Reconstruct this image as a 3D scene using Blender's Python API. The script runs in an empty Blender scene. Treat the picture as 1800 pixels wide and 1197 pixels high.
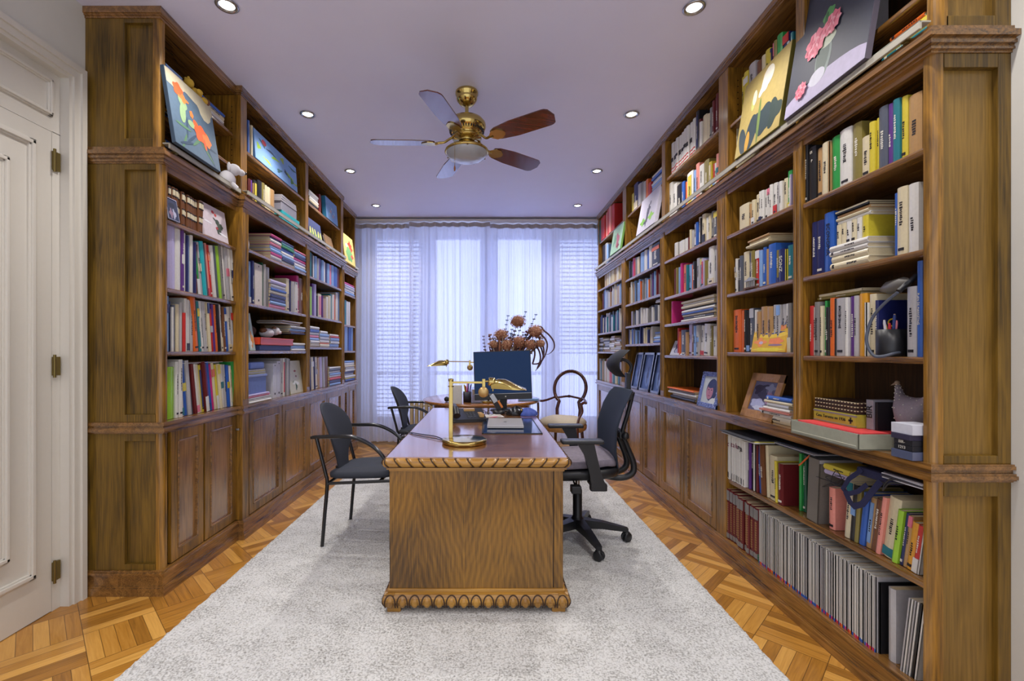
import bpy, bmesh, math, random
from mathutils import Matrix, Vector, Euler

# ------------------------------------------------------------------ camera, world, lights, exposure
S = bpy.context.scene
COL = S.collection
F = 800.0            # focal length in pixels of the 1800 px wide frame
VX, VY, EYE = 855.0, 618.0, 1.25
cam_d = bpy.data.cameras.new('camera'); cam = bpy.data.objects.new('camera', cam_d); COL.objects.link(cam)
cam_d.sensor_width = 36.0; cam_d.lens = 36.0 * F / 1800.0
cam_d.shift_x = (900 - VX) / 1800.0; cam_d.shift_y = (VY - 598.5) / 1800.0
cam_d.clip_start = 0.05
cam.location = (0, 0, EYE); cam.rotation_euler = (math.pi / 2, 0, 0)
S.camera = cam
S.view_settings.view_transform = 'Standard'; S.view_settings.look = 'None'
S.view_settings.gamma = 1.0; S.view_settings.use_curve_mapping = False
S.view_settings.exposure = 0.22

def lin(c):
    c = c / 255.0
    return c / 12.92 if c <= 0.04045 else ((c + 0.055) / 1.055) ** 2.4
def rgb(r, g, b): return (lin(r), lin(g), lin(b), 1.0)

# daylight: cool sky beyond the window (+Y), paler neutral light from the open room behind the camera (-Y)
W = bpy.data.worlds.new('daylight'); S.world = W; W.use_nodes = True
nt = W.node_tree; nt.nodes.clear()
wo = nt.nodes.new('ShaderNodeOutputWorld'); wb = nt.nodes.new('ShaderNodeBackground')
tc = nt.nodes.new('ShaderNodeTexCoord'); sp = nt.nodes.new('ShaderNodeSeparateXYZ')
mr = nt.nodes.new('ShaderNodeMapRange'); mx = nt.nodes.new('ShaderNodeMix'); mx.data_type = 'RGBA'
mr.inputs['From Min'].default_value = -0.3; mr.inputs['From Max'].default_value = 0.3
nt.links.new(tc.outputs['Generated'], sp.inputs[0]); nt.links.new(sp.outputs['Y'], mr.inputs['Value'])
nt.links.new(mr.outputs[0], mx.inputs[0])
mx.inputs[6].default_value = (1.0, 1.03, 1.15, 1)
mx.inputs[7].default_value = (1.75, 2.05, 3.5, 1)
nt.links.new(mx.outputs[2], wb.inputs[0]); nt.links.new(wb.outputs[0], wo.inputs[0])
wb.inputs[1].default_value = 1.0

CEIL = 3.014
SPOTS = [(-1.32, 2.315), (-1.326, 3.378), (-1.327, 4.44), (-1.331, 5.49), (1.063, 2.33), (1.077, 3.378), (1.077, 4.44), (1.098, 5.49),
         (-1.32, 1.25), (1.06, 1.25), (-1.32, 0.19), (1.06, 0.19)]
SPOT_W = 38.0

# ------------------------------------------------------------------ materials
MATS = {}
def nmat(name):
    m = bpy.data.materials.new(name); m.use_nodes = True
    return m, m.node_tree, m.node_tree.nodes['Principled BSDF']
def plain(name, col, rough=0.5, metal=0.0, coat=0.0, noise=0.06, scale=60, bump=0.0, spec=None):
    if name in MATS: return MATS[name]
    m, t, b = nmat(name)
    b.inputs['Roughness'].default_value = rough; b.inputs['Metallic'].default_value = metal
    b.inputs['Coat Weight'].default_value = coat; b.inputs['Coat Roughness'].default_value = 0.12
    if spec is not None: b.inputs['Specular IOR Level'].default_value = spec
    tcn = t.nodes.new('ShaderNodeTexCoord'); n = t.nodes.new('ShaderNodeTexNoise')
    n.inputs['Scale'].default_value = scale; n.inputs['Detail'].default_value = 3
    t.links.new(tcn.outputs['Object'], n.inputs['Vector'])
    r = t.nodes.new('ShaderNodeMapRange'); r.inputs['To Min'].default_value = 1 - noise; r.inputs['To Max'].default_value = 1 + noise
    t.links.new(n.outputs['Fac'], r.inputs['Value'])
    v = t.nodes.new('ShaderNodeVectorMath'); v.operation = 'SCALE'; v.inputs[0].default_value = col[:3]
    t.links.new(r.outputs[0], v.inputs['Scale']); t.links.new(v.outputs[0], b.inputs['Base Color'])
    if bump:
        bp = t.nodes.new('ShaderNodeBump'); bp.inputs['Strength'].default_value = bump; bp.inputs['Distance'].default_value = 0.002
        t.links.new(n.outputs['Fac'], bp.inputs['Height']); t.links.new(bp.outputs[0], b.inputs['Normal'])
    MATS[name] = m; return m
def wood(name, dark, light, axis='z', rough=0.33, coat=0.35, scale=1.0, fig=5.0, figw=0.55, flames=None, woff=-.30, wmul=1.0, fine=160):
    if name in MATS: return MATS[name]
    m, t, b = nmat(name); N = t.nodes.new; L = t.links.new
    b.inputs['Roughness'].default_value = rough; b.inputs['Coat Weight'].default_value = coat; b.inputs['Coat Roughness'].default_value = 0.18
    tcn = N('ShaderNodeNewGeometry')
    mp = N('ShaderNodeMapping'); s = [9 * scale] * 3; s['xyz'.index(axis)] = 0.9 * scale; mp.inputs['Scale'].default_value = s
    L(tcn.outputs['Position'], mp.inputs['Vector'])
    n1 = N('ShaderNodeTexNoise'); n1.inputs['Scale'].default_value = 1.0; n1.inputs['Detail'].default_value = 6; n1.inputs['Distortion'].default_value = 1.6
    L(mp.outputs[0], n1.inputs['Vector'])
    mu = N('ShaderNodeMath'); mu.operation = 'MULTIPLY'; mu.inputs[1].default_value = fig; L(n1.outputs['Fac'], mu.inputs[0])
    fr = N('ShaderNodeMath'); fr.operation = 'PINGPONG'; fr.inputs[1].default_value = 0.5; L(mu.outputs[0], fr.inputs[0])
    if flames:
        sx_ = N('ShaderNodeSeparateXYZ'); L(tcn.outputs['Position'], sx_.inputs[0]); prev = None
        for x0 in flames:
            d1 = N('ShaderNodeMath'); d1.operation = 'SUBTRACT'; d1.inputs[1].default_value = x0; L(sx_.outputs['X'], d1.inputs[0])
            d2 = N('ShaderNodeMath'); d2.operation = 'ABSOLUTE'; L(d1.outputs[0], d2.inputs[0])
            if prev is None: prev = d2
            else:
                d3 = N('ShaderNodeMath'); d3.operation = 'MINIMUM'; L(prev.outputs[0], d3.inputs[0]); L(d2.outputs[0], d3.inputs[1]); prev = d3
        nq = N('ShaderNodeTexNoise'); nq.inputs['Scale'].default_value = 14; nq.inputs['Detail'].default_value = 3; L(tcn.outputs['Position'], nq.inputs['Vector'])
        pw = N('ShaderNodeMath'); pw.operation = 'MULTIPLY'; pw.inputs[1].default_value = 34; L(prev.outputs[0], pw.inputs[0])
        zz_ = N('ShaderNodeMath'); zz_.operation = 'MULTIPLY_ADD'; zz_.inputs[1].default_value = 9; L(sx_.outputs['Z'], zz_.inputs[0]); L(pw.outputs[0], zz_.inputs[2])
        nz = N('ShaderNodeMath'); nz.operation = 'MULTIPLY_ADD'; nz.inputs[1].default_value = 1.0; L(nq.outputs['Fac'], nz.inputs[0]); L(zz_.outputs[0], nz.inputs[2])
        fr = N('ShaderNodeMath'); fr.operation = 'PINGPONG'; fr.inputs[1].default_value = 0.5; L(nz.outputs[0], fr.inputs[0])
    mp2 = N('ShaderNodeMapping'); s2 = [fine * scale] * 3; s2['xyz'.index(axis)] = 6 * scale; mp2.inputs['Scale'].default_value = s2
    L(tcn.outputs['Position'], mp2.inputs['Vector'])
    n2 = N('ShaderNodeTexNoise'); n2.inputs['Scale'].default_value = 1.0; n2.inputs['Detail'].default_value = 3; L(mp2.outputs[0], n2.inputs['Vector'])
    n3 = N('ShaderNodeTexNoise'); n3.inputs['Scale'].default_value = 2.2; n3.inputs['Detail'].default_value = 2; L(tcn.outputs['Position'], n3.inputs['Vector'])
    a = N('ShaderNodeMath'); a.operation = 'MULTIPLY_ADD'; a.inputs[1].default_value = figw; L(fr.outputs[0], a.inputs[0])
    a2 = N('ShaderNodeMath'); a2.operation = 'MULTIPLY'; a2.inputs[1].default_value = 0.75; L(n2.outputs['Fac'], a2.inputs[0]); L(a2.outputs[0], a.inputs[2])
    a3 = N('ShaderNodeMath'); a3.operation = 'MULTIPLY_ADD'; a3.inputs[1].default_value = 0.8; L(n3.outputs['Fac'], a3.inputs[0]); L(a.outputs[0], a3.inputs[2])
    cr = N('ShaderNodeValToRGB'); cr.color_ramp.elements[0].position = 0.35; cr.color_ramp.elements[0].color = dark
    cr.color_ramp.elements[1].position = 1.05; cr.color_ramp.elements[1].color = light
    a4 = N('ShaderNodeMath'); a4.operation = 'MULTIPLY_ADD'; a4.inputs[1].default_value = wmul; a4.inputs[2].default_value = woff; L(a3.outputs[0], a4.inputs[0]); L(a4.outputs[0], cr.inputs['Fac']); L(cr.outputs[0], b.inputs['Base Color'])
    bp = N('ShaderNodeBump'); bp.inputs['Strength'].default_value = 0.06; bp.inputs['Distance'].default_value = 0.002
    L(n2.outputs['Fac'], bp.inputs['Height']); L(bp.outputs[0], b.inputs['Normal'])
    MATS[name] = m; return m

WZ = wood('walnut_upright', rgb(80, 54, 16), rgb(178, 128, 44), 'z')
WY = wood('walnut_lengthwise', rgb(82, 54, 24), rgb(166, 118, 58), 'y', rough=.26, coat=.6)
WX = wood('walnut_crosswise', rgb(78, 52, 18), rgb(166, 118, 50), 'x')
WE = wood('walnut_end_board', rgb(66, 48, 12), rgb(142, 108, 34), 'z', rough=0.4, coat=0.15, fig=3, figw=.4)
WE2 = wood('walnut_pale_inset', rgb(102, 76, 28), rgb(160, 124, 54), 'z', rough=0.4, coat=0.15, fig=3, figw=.35)
WD = wood('walnut_door_panel', rgb(108, 72, 32), rgb(192, 140, 76), 'z', rough=0.2, coat=0.8, fig=3, figw=.35)
for _w in (WY, WD): _w.node_tree.nodes['Principled BSDF'].inputs['Coat IOR'].default_value = 1.85
WB = wood('walnut_back_shaded', rgb(40, 24, 10), rgb(78, 50, 24), 'z', rough=0.55, coat=0.0)  # same walnut, darkened: shadow inside the bays is put into the colour
WDK = wood('oak_desk_panel', rgb(74, 48, 12), rgb(172, 122, 40), 'z', rough=0.3, coat=0.3, figw=.30, flames=(-.33, .12), fine=260)
WDT = wood('oak_desk_top', rgb(104, 64, 32), rgb(176, 120, 62), 'x', rough=0.12, coat=1.0, fig=5)
WDT.node_tree.nodes['Principled BSDF'].inputs['Coat IOR'].default_value = 2.0
WCV = wood('oak_carving', rgb(130, 88, 26), rgb(200, 148, 60), 'x', rough=0.3, coat=0.4)
WRT = wood('round_table_wood', rgb(120, 72, 34), rgb(184, 124, 60), 'x', rough=0.15, coat=0.7)
WCH = wood('mahogany_chair', rgb(52, 24, 18), rgb(104, 52, 36), 'z', rough=0.25, coat=0.5)
WLF = wood('light_frame_wood', rgb(150, 104, 52), rgb(190, 140, 80), 'z', rough=0.5, coat=0.1)
WFB = wood('fan_blade_wood', rgb(62, 22, 14), rgb(112, 48, 30), 'x', rough=0.08, coat=1.0)
BRASS = plain('polished_brass', rgb(196, 172, 104), 0.14, 1.0, noise=0.05)
CHROME = plain('steel', rgb(170, 170, 172), 0.25, 1.0, noise=0.03)
BLACKM = plain('black_metal', rgb(26, 27, 32), 0.25, 0.3, coat=0.4)
BLACKP = plain('black_plastic', rgb(28, 29, 33), 0.4)
FABRIC = plain('charcoal_fabric', rgb(52, 56, 66), 0.85, noise=0.35, scale=350, bump=0.4)
WHITE = plain('white_gloss_paint', rgb(214, 210, 200), 0.35, noise=0.02)
WALLM = plain('wall_paint', rgb(214, 213, 205), 0.8, noise=0.03, scale=14, bump=0.1)
CEILM = plain('ceiling_paint', rgb(224, 224, 246), 0.55, noise=0.02, scale=6)
PAPER = plain('page_paper', rgb(206, 190, 152), 0.8, noise=0.12, scale=240)

# ------------------------------------------------------------------ mesh builder and tagging
class MB:
    def __init__(s): s.v = []; s.f = []; s.m = []; s.sm = []
    def add(s, vs, fs, m=0, M=None, smooth=False):
        o = len(s.v)
        s.v += [tuple(M @ Vector(p)) if M is not None else tuple(p) for p in vs]
        s.f += [tuple(i + o for i in f) for f in fs]; s.m += [m] * len(fs); s.sm += [smooth] * len(fs)
        return s
    def box(s, x0, x1, y0, y1, z0, z1, m=0, M=None, c=0.0):
        x0, x1 = min(x0, x1), max(x0, x1); y0, y1 = min(y0, y1), max(y0, y1); z0, z1 = min(z0, z1), max(z0, z1)
        c = min(c, (x1 - x0) * .45, (y1 - y0) * .45, (z1 - z0) * .45)
        if c <= 0:
            vs = [(x, y, z) for z in (z0, z1) for y in (y0, y1) for x in (x0, x1)]
            fs = [(0, 2, 3, 1), (4, 5, 7, 6), (0, 1, 5, 4), (2, 6, 7, 3), (0, 4, 6, 2), (1, 3, 7, 5)]
            return s.add(vs, fs, m, M)
        bm = bmesh.new(); bmesh.ops.create_cube(bm, size=1)
        for v in bm.verts: v.co = ((x0 + x1) / 2 + v.co.x * (x1 - x0), (y0 + y1) / 2 + v.co.y * (y1 - y0), (z0 + z1) / 2 + v.co.z * (z1 - z0))
        bmesh.ops.bevel(bm, geom=bm.edges[:], offset=c, segments=2, affect='EDGES', profile=0.6)
        bm.verts.index_update(); vs = [tuple(v.co) for v in bm.verts]; fs = [tuple(v.index for v in f.verts) for f in bm.faces]; bm.free()
        return s.add(vs, fs, m, M)
    def loft(s, rings, m=0, M=None, smooth=True, caps=True, closed=True):
        n = len(rings[0]); vs = [p for r in rings for p in r]; fs = []
        for i in range(len(rings) - 1):
            for j in range(n if closed else n - 1):
                k = (j + 1) % n
                fs.append((i * n + j, i * n + k, (i + 1) * n + k, (i + 1) * n + j))
        s.add(vs, fs, m, M, smooth)
        if caps:
            s.add(rings[0], [tuple(range(n))[::-1]], m, M); s.add(rings[-1], [tuple(range(n))], m, M)
        return s
    def tube(s, pts, r, n=8, m=0, M=None, smooth_path=0):
        pts = [Vector(p) for p in pts]
        rs = list(r) if isinstance(r, (list, tuple)) else [r] * len(pts)
        if smooth_path:
            q = []; rr = []
            for i in range(len(pts) - 1):
                p0 = pts[max(i - 1, 0)]; p1 = pts[i]; p2 = pts[i + 1]; p3 = pts[min(i + 2, len(pts) - 1)]
                for k in range(smooth_path):
                    t = k / smooth_path
                    q.append(0.5 * ((2 * p1) + (p2 - p0) * t + (2 * p0 - 5 * p1 + 4 * p2 - p3) * t * t + (3 * p1 - p0 - 3 * p2 + p3) * t ** 3))
                    rr.append(rs[i] * (1 - t) + rs[i + 1] * t)
            q.append(pts[-1]); rr.append(rs[-1]); pts, rs = q, rr
        rings = []; up = None
        for i, p in enumerate(pts):
            d = (pts[min(i + 1, len(pts) - 1)] - pts[max(i - 1, 0)]).normalized()
            if up is None:
                up = Vector((0, 0, 1)) if abs(d.z) < 0.9 else Vector((1, 0, 0))
            a = d.cross(up)
            if a.length < 1e-5: a = d.cross(Vector((0, 1, 0)))
            a.normalize(); b = a.cross(d).normalized(); up = b
            rings.append([tuple(p + (a * math.cos(2 * math.pi * j / n) + b * math.sin(2 * math.pi * j / n)) * rs[i]) for j in range(n)])
        return s.loft(rings, m, M)
    def lathe(s, prof, c=(0, 0, 0), n=24, m=0, M=None, sx=1, sy=1):
        rings = [[(c[0] + r * sx * math.cos(2 * math.pi * j / n), c[1] + r * sy * math.sin(2 * math.pi * j / n), c[2] + z) for j in range(n)] for r, z in prof]
        return s.loft(rings, m, M)
    def ball(s, c, r, n=12, m=0, M=None):
        if not isinstance(r, (tuple, list)): r = (r, r, r)
        h = max(6, n // 2)
        rings = [[(c[0] + r[0] * math.sin(math.pi * i / h) * math.cos(2 * math.pi * j / n), c[1] + r[1] * math.sin(math.pi * i / h) * math.sin(2 * math.pi * j / n),
                   c[2] - r[2] * math.cos(math.pi * i / h)) for j in range(n)] for i in [0.06] + list(range(1, h)) + [h - 0.06]]
        return s.loft(rings, m, M)
    def prism(s, poly, a0, a1, axis='y', m=0, M=None, smooth=False):
        def P(u, v, w): return {'y': (u, w, v), 'x': (w, u, v), 'z': (u, v, w)}[axis]
        return s.loft([[P(u, v, a0) for u, v in poly], [P(u, v, a1) for u, v in poly]], m, M, smooth)
    def build(s, name, mats, parent=None, origin=None, fix=True):
        me = bpy.data.meshes.new(name)
        off = Vector(origin) if origin is not None else (Vector(parent['_o']) if parent is not None and '_o' in parent else Vector((0, 0, 0)))
        me.from_pydata([tuple(Vector(p) - off) for p in s.v], [], s.f)
        for mt in (mats if isinstance(mats, (list, tuple)) else [mats]): me.materials.append(mt)
        me.polygons.foreach_set('material_index', s.m); me.polygons.foreach_set('use_smooth', s.sm)
        if fix:
            bm = bmesh.new(); bm.from_mesh(me); bmesh.ops.recalc_face_normals(bm, faces=bm.faces[:]); bm.to_mesh(me); bm.free()
        me.update()
        o = bpy.data.objects.new(name, me); COL.objects.link(o)
        if parent is not None:
            o.parent = parent
            if '_o' in parent and origin is None: o['_o'] = tuple(parent['_o'])
        elif origin is not None: o.location = origin
        return o
def tag(o, label, cat, group=None, kind=None):
    o['label'] = label; o['category'] = cat
    if group: o['group'] = group
    if kind: o['kind'] = kind
    return o
def thing(name, label, cat, loc=(0, 0, 0), rot=(0, 0, 0), group=None, world=False):
    """Empty at the thing's base; world=True: its parts are given in world coordinates"""
    o = bpy.data.objects.new(name, None); COL.objects.link(o); o.location = loc; o.rotation_euler = rot
    o.empty_display_size = 0.1
    if world: o['_o'] = tuple(loc)
    return tag(o, label, cat, group)
def struct(name, mb, mat, origin=None):
    o = mb.build(name, mat, None, origin); o['kind'] = 'structure'; return o
def copy_tree(o, parent=None):
    c = o.copy(); COL.objects.link(c)
    if parent is not None: c.parent = parent
    for ch in [x for x in KIDS(o)]: copy_tree(ch, c)
    return c
def KIDS(o): return [x for x in bpy.data.objects if x.parent == o and x.name in COL.objects]
def text_mesh(txt, size, ext=0.0006):
    cu = bpy.data.curves.new('lettering', 'FONT'); cu.body = txt; cu.size = size; cu.extrude = ext; cu.align_x = 'CENTER'; cu.align_y = 'CENTER'
    cu.resolution_u = 3
    ob = bpy.data.objects.new('lettering', cu); COL.objects.link(ob)
    dg = bpy.context.evaluated_depsgraph_get(); dg.update()
    me = bpy.data.meshes.new_from_object(ob.evaluated_get(dg))
    COL.objects.unlink(ob); bpy.data.objects.remove(ob); return me
def lettering(txt, size, mat, parent, loc, rot):
    me = text_mesh(txt, size); me.materials.clear(); me.materials.append(mat)
    for p in me.polygons: p.material_index = 0
    o = bpy.data.objects.new('lettering', me); COL.objects.link(o); o.parent = parent; o.location = loc; o.rotation_euler = rot
    return o
# ------------------------------------------------------------------ the room
WL, WR, YB, YF = -2.06, 1.696, 6.42, -0.8
def parquet():
    m, t, b = nmat('parquet'); N = t.nodes.new; L = t.links.new
    def math_(op, a, bb=None, c=None):
        n = N('ShaderNodeMath'); n.operation = op
        for i, x in enumerate((a, bb, c)):
            if x is None: continue
            if isinstance(x, (int, float)): n.inputs[i].default_value = x
            else: L(x, n.inputs[i])
        return n.outputs[0]
    g = N('ShaderNodeNewGeometry'); mp = N('ShaderNodeMapping'); mp.inputs['Rotation'].default_value = (0, 0, math.radians(45)); mp.inputs['Location'].default_value = (0.06, 0.1, 0)
    L(g.outputs['Position'], mp.inputs['Vector']); sx = N('ShaderNodeSeparateXYZ'); L(mp.outputs[0], sx.inputs[0])
    u, v = sx.outputs[0], sx.outputs[1]; B = 0.262; K = 5
    ub, vb = math_('DIVIDE', u, B), math_('DIVIDE', v, B)
    iu, iv = math_('FLOOR', ub), math_('FLOOR', vb); fu, fv = math_('FRACT', ub), math_('FRACT', vb)
    par = math_('MODULO', math_('ABSOLUTE', math_('ADD', iu, iv)), 2)
    mxn = N('ShaderNodeMix'); mxn.data_type = 'FLOAT'; L(par, mxn.inputs[0]); L(fu, mxn.inputs[2]); L(fv, mxn.inputs[3])
    strip = math_('MULTIPLY', mxn.outputs[0], K); si = math_('FLOOR', strip); sf = math_('FRACT', strip)
    cb = N('ShaderNodeCombineXYZ'); L(iu, cb.inputs[0]); L(iv, cb.inputs[1]); L(si, cb.inputs[2])
    wn = N('ShaderNodeTexWhiteNoise'); wn.noise_dimensions = '3D'; L(cb.outputs[0], wn.inputs['Vector'])
    # grain along the strip
    mxa = N('ShaderNodeMix'); mxa.data_type = 'VECTOR'
    c1 = N('ShaderNodeCombineXYZ'); L(math_('MULTIPLY', u, 90), c1.inputs[0]); L(math_('MULTIPLY', v, 6), c1.inputs[1]); L(math_('MULTIPLY', wn.outputs['Value'], 50), c1.inputs[2])
    c2 = N('ShaderNodeCombineXYZ'); L(math_('MULTIPLY', v, 90), c2.inputs[0]); L(math_('MULTIPLY', u, 6), c2.inputs[1]); L(math_('MULTIPLY', wn.outputs['Value'], 50), c2.inputs[2])
    L(par, mxa.inputs[0]); L(c1.outputs[0], mxa.inputs[4]); L(c2.outputs[0], mxa.inputs[5])
    ns = N('ShaderNodeTexNoise'); ns.inputs['Scale'].default_value = 1.0; ns.inputs['Detail'].default_value = 5; ns.inputs['Distortion'].default_value = 0.8; L(mxa.outputs[1], ns.inputs['Vector'])
    val = math_('MULTIPLY_ADD', wn.outputs['Value'], 0.62, math_('MULTIPLY', ns.outputs['Fac'], 0.55))
    cr = N('ShaderNodeValToRGB'); e = cr.color_ramp.elements
    e[0].position = 0.12; e[0].color = rgb(112, 70, 20); e[1].position = 0.95; e[1].color = rgb(222, 168, 84)
    e.new(0.5).color = rgb(180, 124, 46); L(val, cr.inputs['Fac'])
    def edge(x, w): return math_('LESS_THAN', math_('MINIMUM', x, math_('SUBTRACT', 1, x)), w)
    gap = math_('MAXIMUM', edge(sf, 0.022), math_('MAXIMUM', edge(fu, 0.006), edge(fv, 0.006)))
    mg = N('ShaderNodeMix'); mg.data_type = 'RGBA'; L(math_('MULTIPLY', gap, 0.75), mg.inputs[0]); L(cr.outputs[0], mg.inputs[6]); mg.inputs[7].default_value = rgb(70, 40, 12)
    L(mg.outputs[2], b.inputs['Base Color']); b.inputs['Roughness'].default_value = 0.3; b.inputs['Coat Weight'].default_value = 0.25
    bp = N('ShaderNodeBump'); bp.inputs['Strength'].default_value = 0.15; bp.inputs['Distance'].default_value = 0.002; bp.invert = True
    L(gap, bp.inputs['Height']); L(bp.outputs[0], b.inputs['Normal'])
    return m
struct('floor', MB().box(WL - .3, WR + .3, YF, YB + .3, -0.1, 0), parquet())
struct('ceiling', MB().box(WL - .3, WR + .3, YF, YB + .3, CEIL, CEIL + 0.1), CEILM)
# left wall with a door opening: three boxes round the hole
DY0, DY1 = 1.30, 2.233
wl = MB().box(WL - .15, WL, YF, DY0, 0, CEIL).box(WL - .15, WL, DY1 + .004, YB, 0, CEIL).box(WL - .15, WL, DY0, DY1 + .004, 2.597, CEIL)
struct('wall_left', wl, WALLM)
struct('wall_right', MB().box(WR, WR + .15, YF, YB, 0, CEIL), WALLM)
# window wall: piers, header, sill wall with rail
wb_ = MB()
wb_.box(WL - .15, -1.62, YB, YB + .15, 0, CEIL).box(1.66, WR + .15, YB, YB + .15, 0, CEIL).box(-1.62, 1.66, YB, YB + .15, 2.90, CEIL).box(-1.62, 1.66, YB, YB + .15, 0, 0.25)
struct('wall_back', wb_, WALLM)
BLUEW = plain('window_frame_paint', rgb(196, 200, 210), 0.4, noise=0.02)
m, t, b = nmat('window_glass'); b.inputs['Transmission Weight'].default_value = 1.0; b.inputs['Roughness'].default_value = 0.0; b.inputs['IOR'].default_value = 1.02
GLASSW = m
m, t, b = nmat('blind_slat'); b.inputs['Base Color'].default_value = rgb(200, 205, 215); b.inputs['Roughness'].default_value = 0.5
SLAT = m
wins = [(-1.62, -0.90), (-0.78, -0.03), (0.10, 0.84), (0.98, 1.66)]
for i, (a, c) in enumerate(wins):
    fr = MB()
    for x0, x1, z0, z1 in ((a, a + .06, .25, 2.9), (c - .06, c, .25, 2.9), (a, c, 2.84, 2.9), (a, c, .25, .33), (a, c, .92, .97)):
        fr.box(x0, x1, YB + .02, YB + .08, z0, z1)
    o = struct('window_%d' % (i + 1), fr, BLUEW)
    g = MB().box(a + .06, c - .06, YB + .045, YB + .049, .33, 2.84).build('pane', GLASSW, o)
pier = MB()
for a, c in ((-.90, -.78), (-.03, .10), (.84, .98)): pier.box(a, c, YB, YB + .12, .25, 2.9)
struct('trim_1', pier, BLUEW)
# outside slatted blinds, drawn behind the first and the last window
for i, (a, c, z0, z1, lab) in enumerate(((-1.60, -.92, .3, 2.86, 'pale slatted blind outside the window at the left end'), (1.0, 1.64, 1.2, 2.86, 'pale slatted blind outside the window at the right end'))):
    s = MB(); n = int((z1 - z0) / 0.06)
    for k in range(n):
        z = z0 + (z1 - z0) * (k + .5) / n
        s.box(a, c, -.001, .001, -.014, .014, M=Matrix.Translation((0, YB + .2, z)) @ Matrix.Rotation(math.radians(40), 4, 'X'))
    r = thing('window_blind', lab, 'window blind', (0, 0, 0), world=True)
    s.build('blind_slats', SLAT, r)
    q = MB()
    for x in (a + .1, (a + c) / 2, c - .1): q.tube([(x, YB + .2, z0), (x, YB + .2, z1)], .004, 6)
    q.build('ladder_cord', SLAT, r)
    MB().box(a, c, YB + .17, YB + .23, z1, z1 + .05).build('head_rail', SLAT, r)

# sheer curtains
def sheer():
    m = bpy.data.materials.new('sheer_voile'); m.use_nodes = True; t = m.node_tree; t.nodes.clear(); N = t.nodes.new; L = t.links.new
    out = N('ShaderNodeOutputMaterial'); tr = N('ShaderNodeBsdfTransparent'); tl = N('ShaderNodeBsdfTranslucent'); df = N('ShaderNodeBsdfDiffuse')
    tl.inputs[0].default_value = rgb(236, 238, 248); df.inputs[0].default_value = rgb(226, 226, 236)
    m1 = N('ShaderNodeMixShader'); m1.inputs[0].default_value = 0.42; L(tl.outputs[0], m1.inputs[1]); L(df.outputs[0], m1.inputs[2])
    lw = N('ShaderNodeLayerWeight'); lw.inputs[0].default_value = 0.35
    mr_ = N('ShaderNodeMapRange'); mr_.inputs['To Min'].default_value = 0.84; mr_.inputs['To Max'].default_value = 1.0; L(lw.outputs['Facing'], mr_.inputs['Value'])
    m2 = N('ShaderNodeMixShader'); L(mr_.outputs[0], m2.inputs[0]); L(tr.outputs[0], m2.inputs[1]); L(m1.outputs[0], m2.inputs[2])
    L(m2.outputs[0], out.inputs[0]); return m
SHEER = sheer()
HEADER = plain('curtain_header_tape', rgb(176, 170, 172), 0.8)
def curtain(x0, x1, z0, label, seed, yo=6.02):
    R = random.Random(seed); n = int((x1 - x0) / 0.006); rows = 14; vs = []; fs = []
    ph = [R.uniform(0, 6.28) for _ in range(6)]
    for k in range(rows):
        z = z0 + (2.965 - z0) * k / (rows - 1); top = k / (rows - 1)
        for i in range(n + 1):
            x = x0 + (x1 - x0) * i / n; d = x - x0
            wv = .5 * math.sin(d * 44 + 1.6 * math.sin(d * 7 + ph[0]) + ph[1]) + .35 * math.sin(d * 71 + ph[2] + (1 - top) * 1.2) + .25 * math.sin(d * 19 + ph[3]) + .25 * math.sin(d * 130 + ph[5])
            amp = .030 * (.75 + .5 * (1 - top))
            if top > .95: wv = .9 * math.sin(d * 44 + 1.6 * math.sin(d * 7 + ph[0]) + ph[1])
            vs.append((x + .012 * math.sin(z * 1.3 + ph[4]) * (1 - top) * math.sin(d * 9), yo + amp * wv, z))
    for k in range(rows - 1):
        for i in range(n):
            a = k * (n + 1) + i; fs.append((a, a + 1, a + n + 2, a + n + 1))
    mb = MB(); mb.add(vs, fs, 0, None, True)
    r = thing('sheer_curtain', label, 'curtain', ((x0 + x1) / 2, yo, 0), world=True, group='sheer curtains across the window')
    mb.build('curtain_cloth', SHEER, r, fix=False)
    h = MB(); hv = []; hf = []
    for k, z in enumerate((2.90, 2.955)):
        for i in range(n + 1):
            x = x0 + (x1 - x0) * i / n; d = x - x0
            hv.append((x, yo - .008 + .026 * .9 * math.sin(d * 44 + 1.6 * math.sin(d * 7 + ph[0]) + ph[1]), z))
    for i in range(n): hf.append((i, i + 1, n + 2 + i, n + 1 + i))
    h.add(hv, hf, 0, None, True); h.build('header_tape', HEADER, r, fix=False)
curtain(-1.93, -.98, .045, 'white sheer curtain panel beside the left bookcase', 3, 6.10)
curtain(-1.02, .05, .05, 'white sheer curtain panel behind the brass lamps', 11)
curtain(.02, 1.62, .05, 'white sheer curtain panel behind the dried flowers and the right bookcase', 7, 6.10)
r = MB().box(-1.95, 1.62, 5.97, 6.15, 2.972, 2.99).build('curtain_rail', WHITE, None, (-.15, 6.02, 2.98)); tag(r, 'white curtain rail fixed across the ceiling edge', 'curtain rail')
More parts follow.
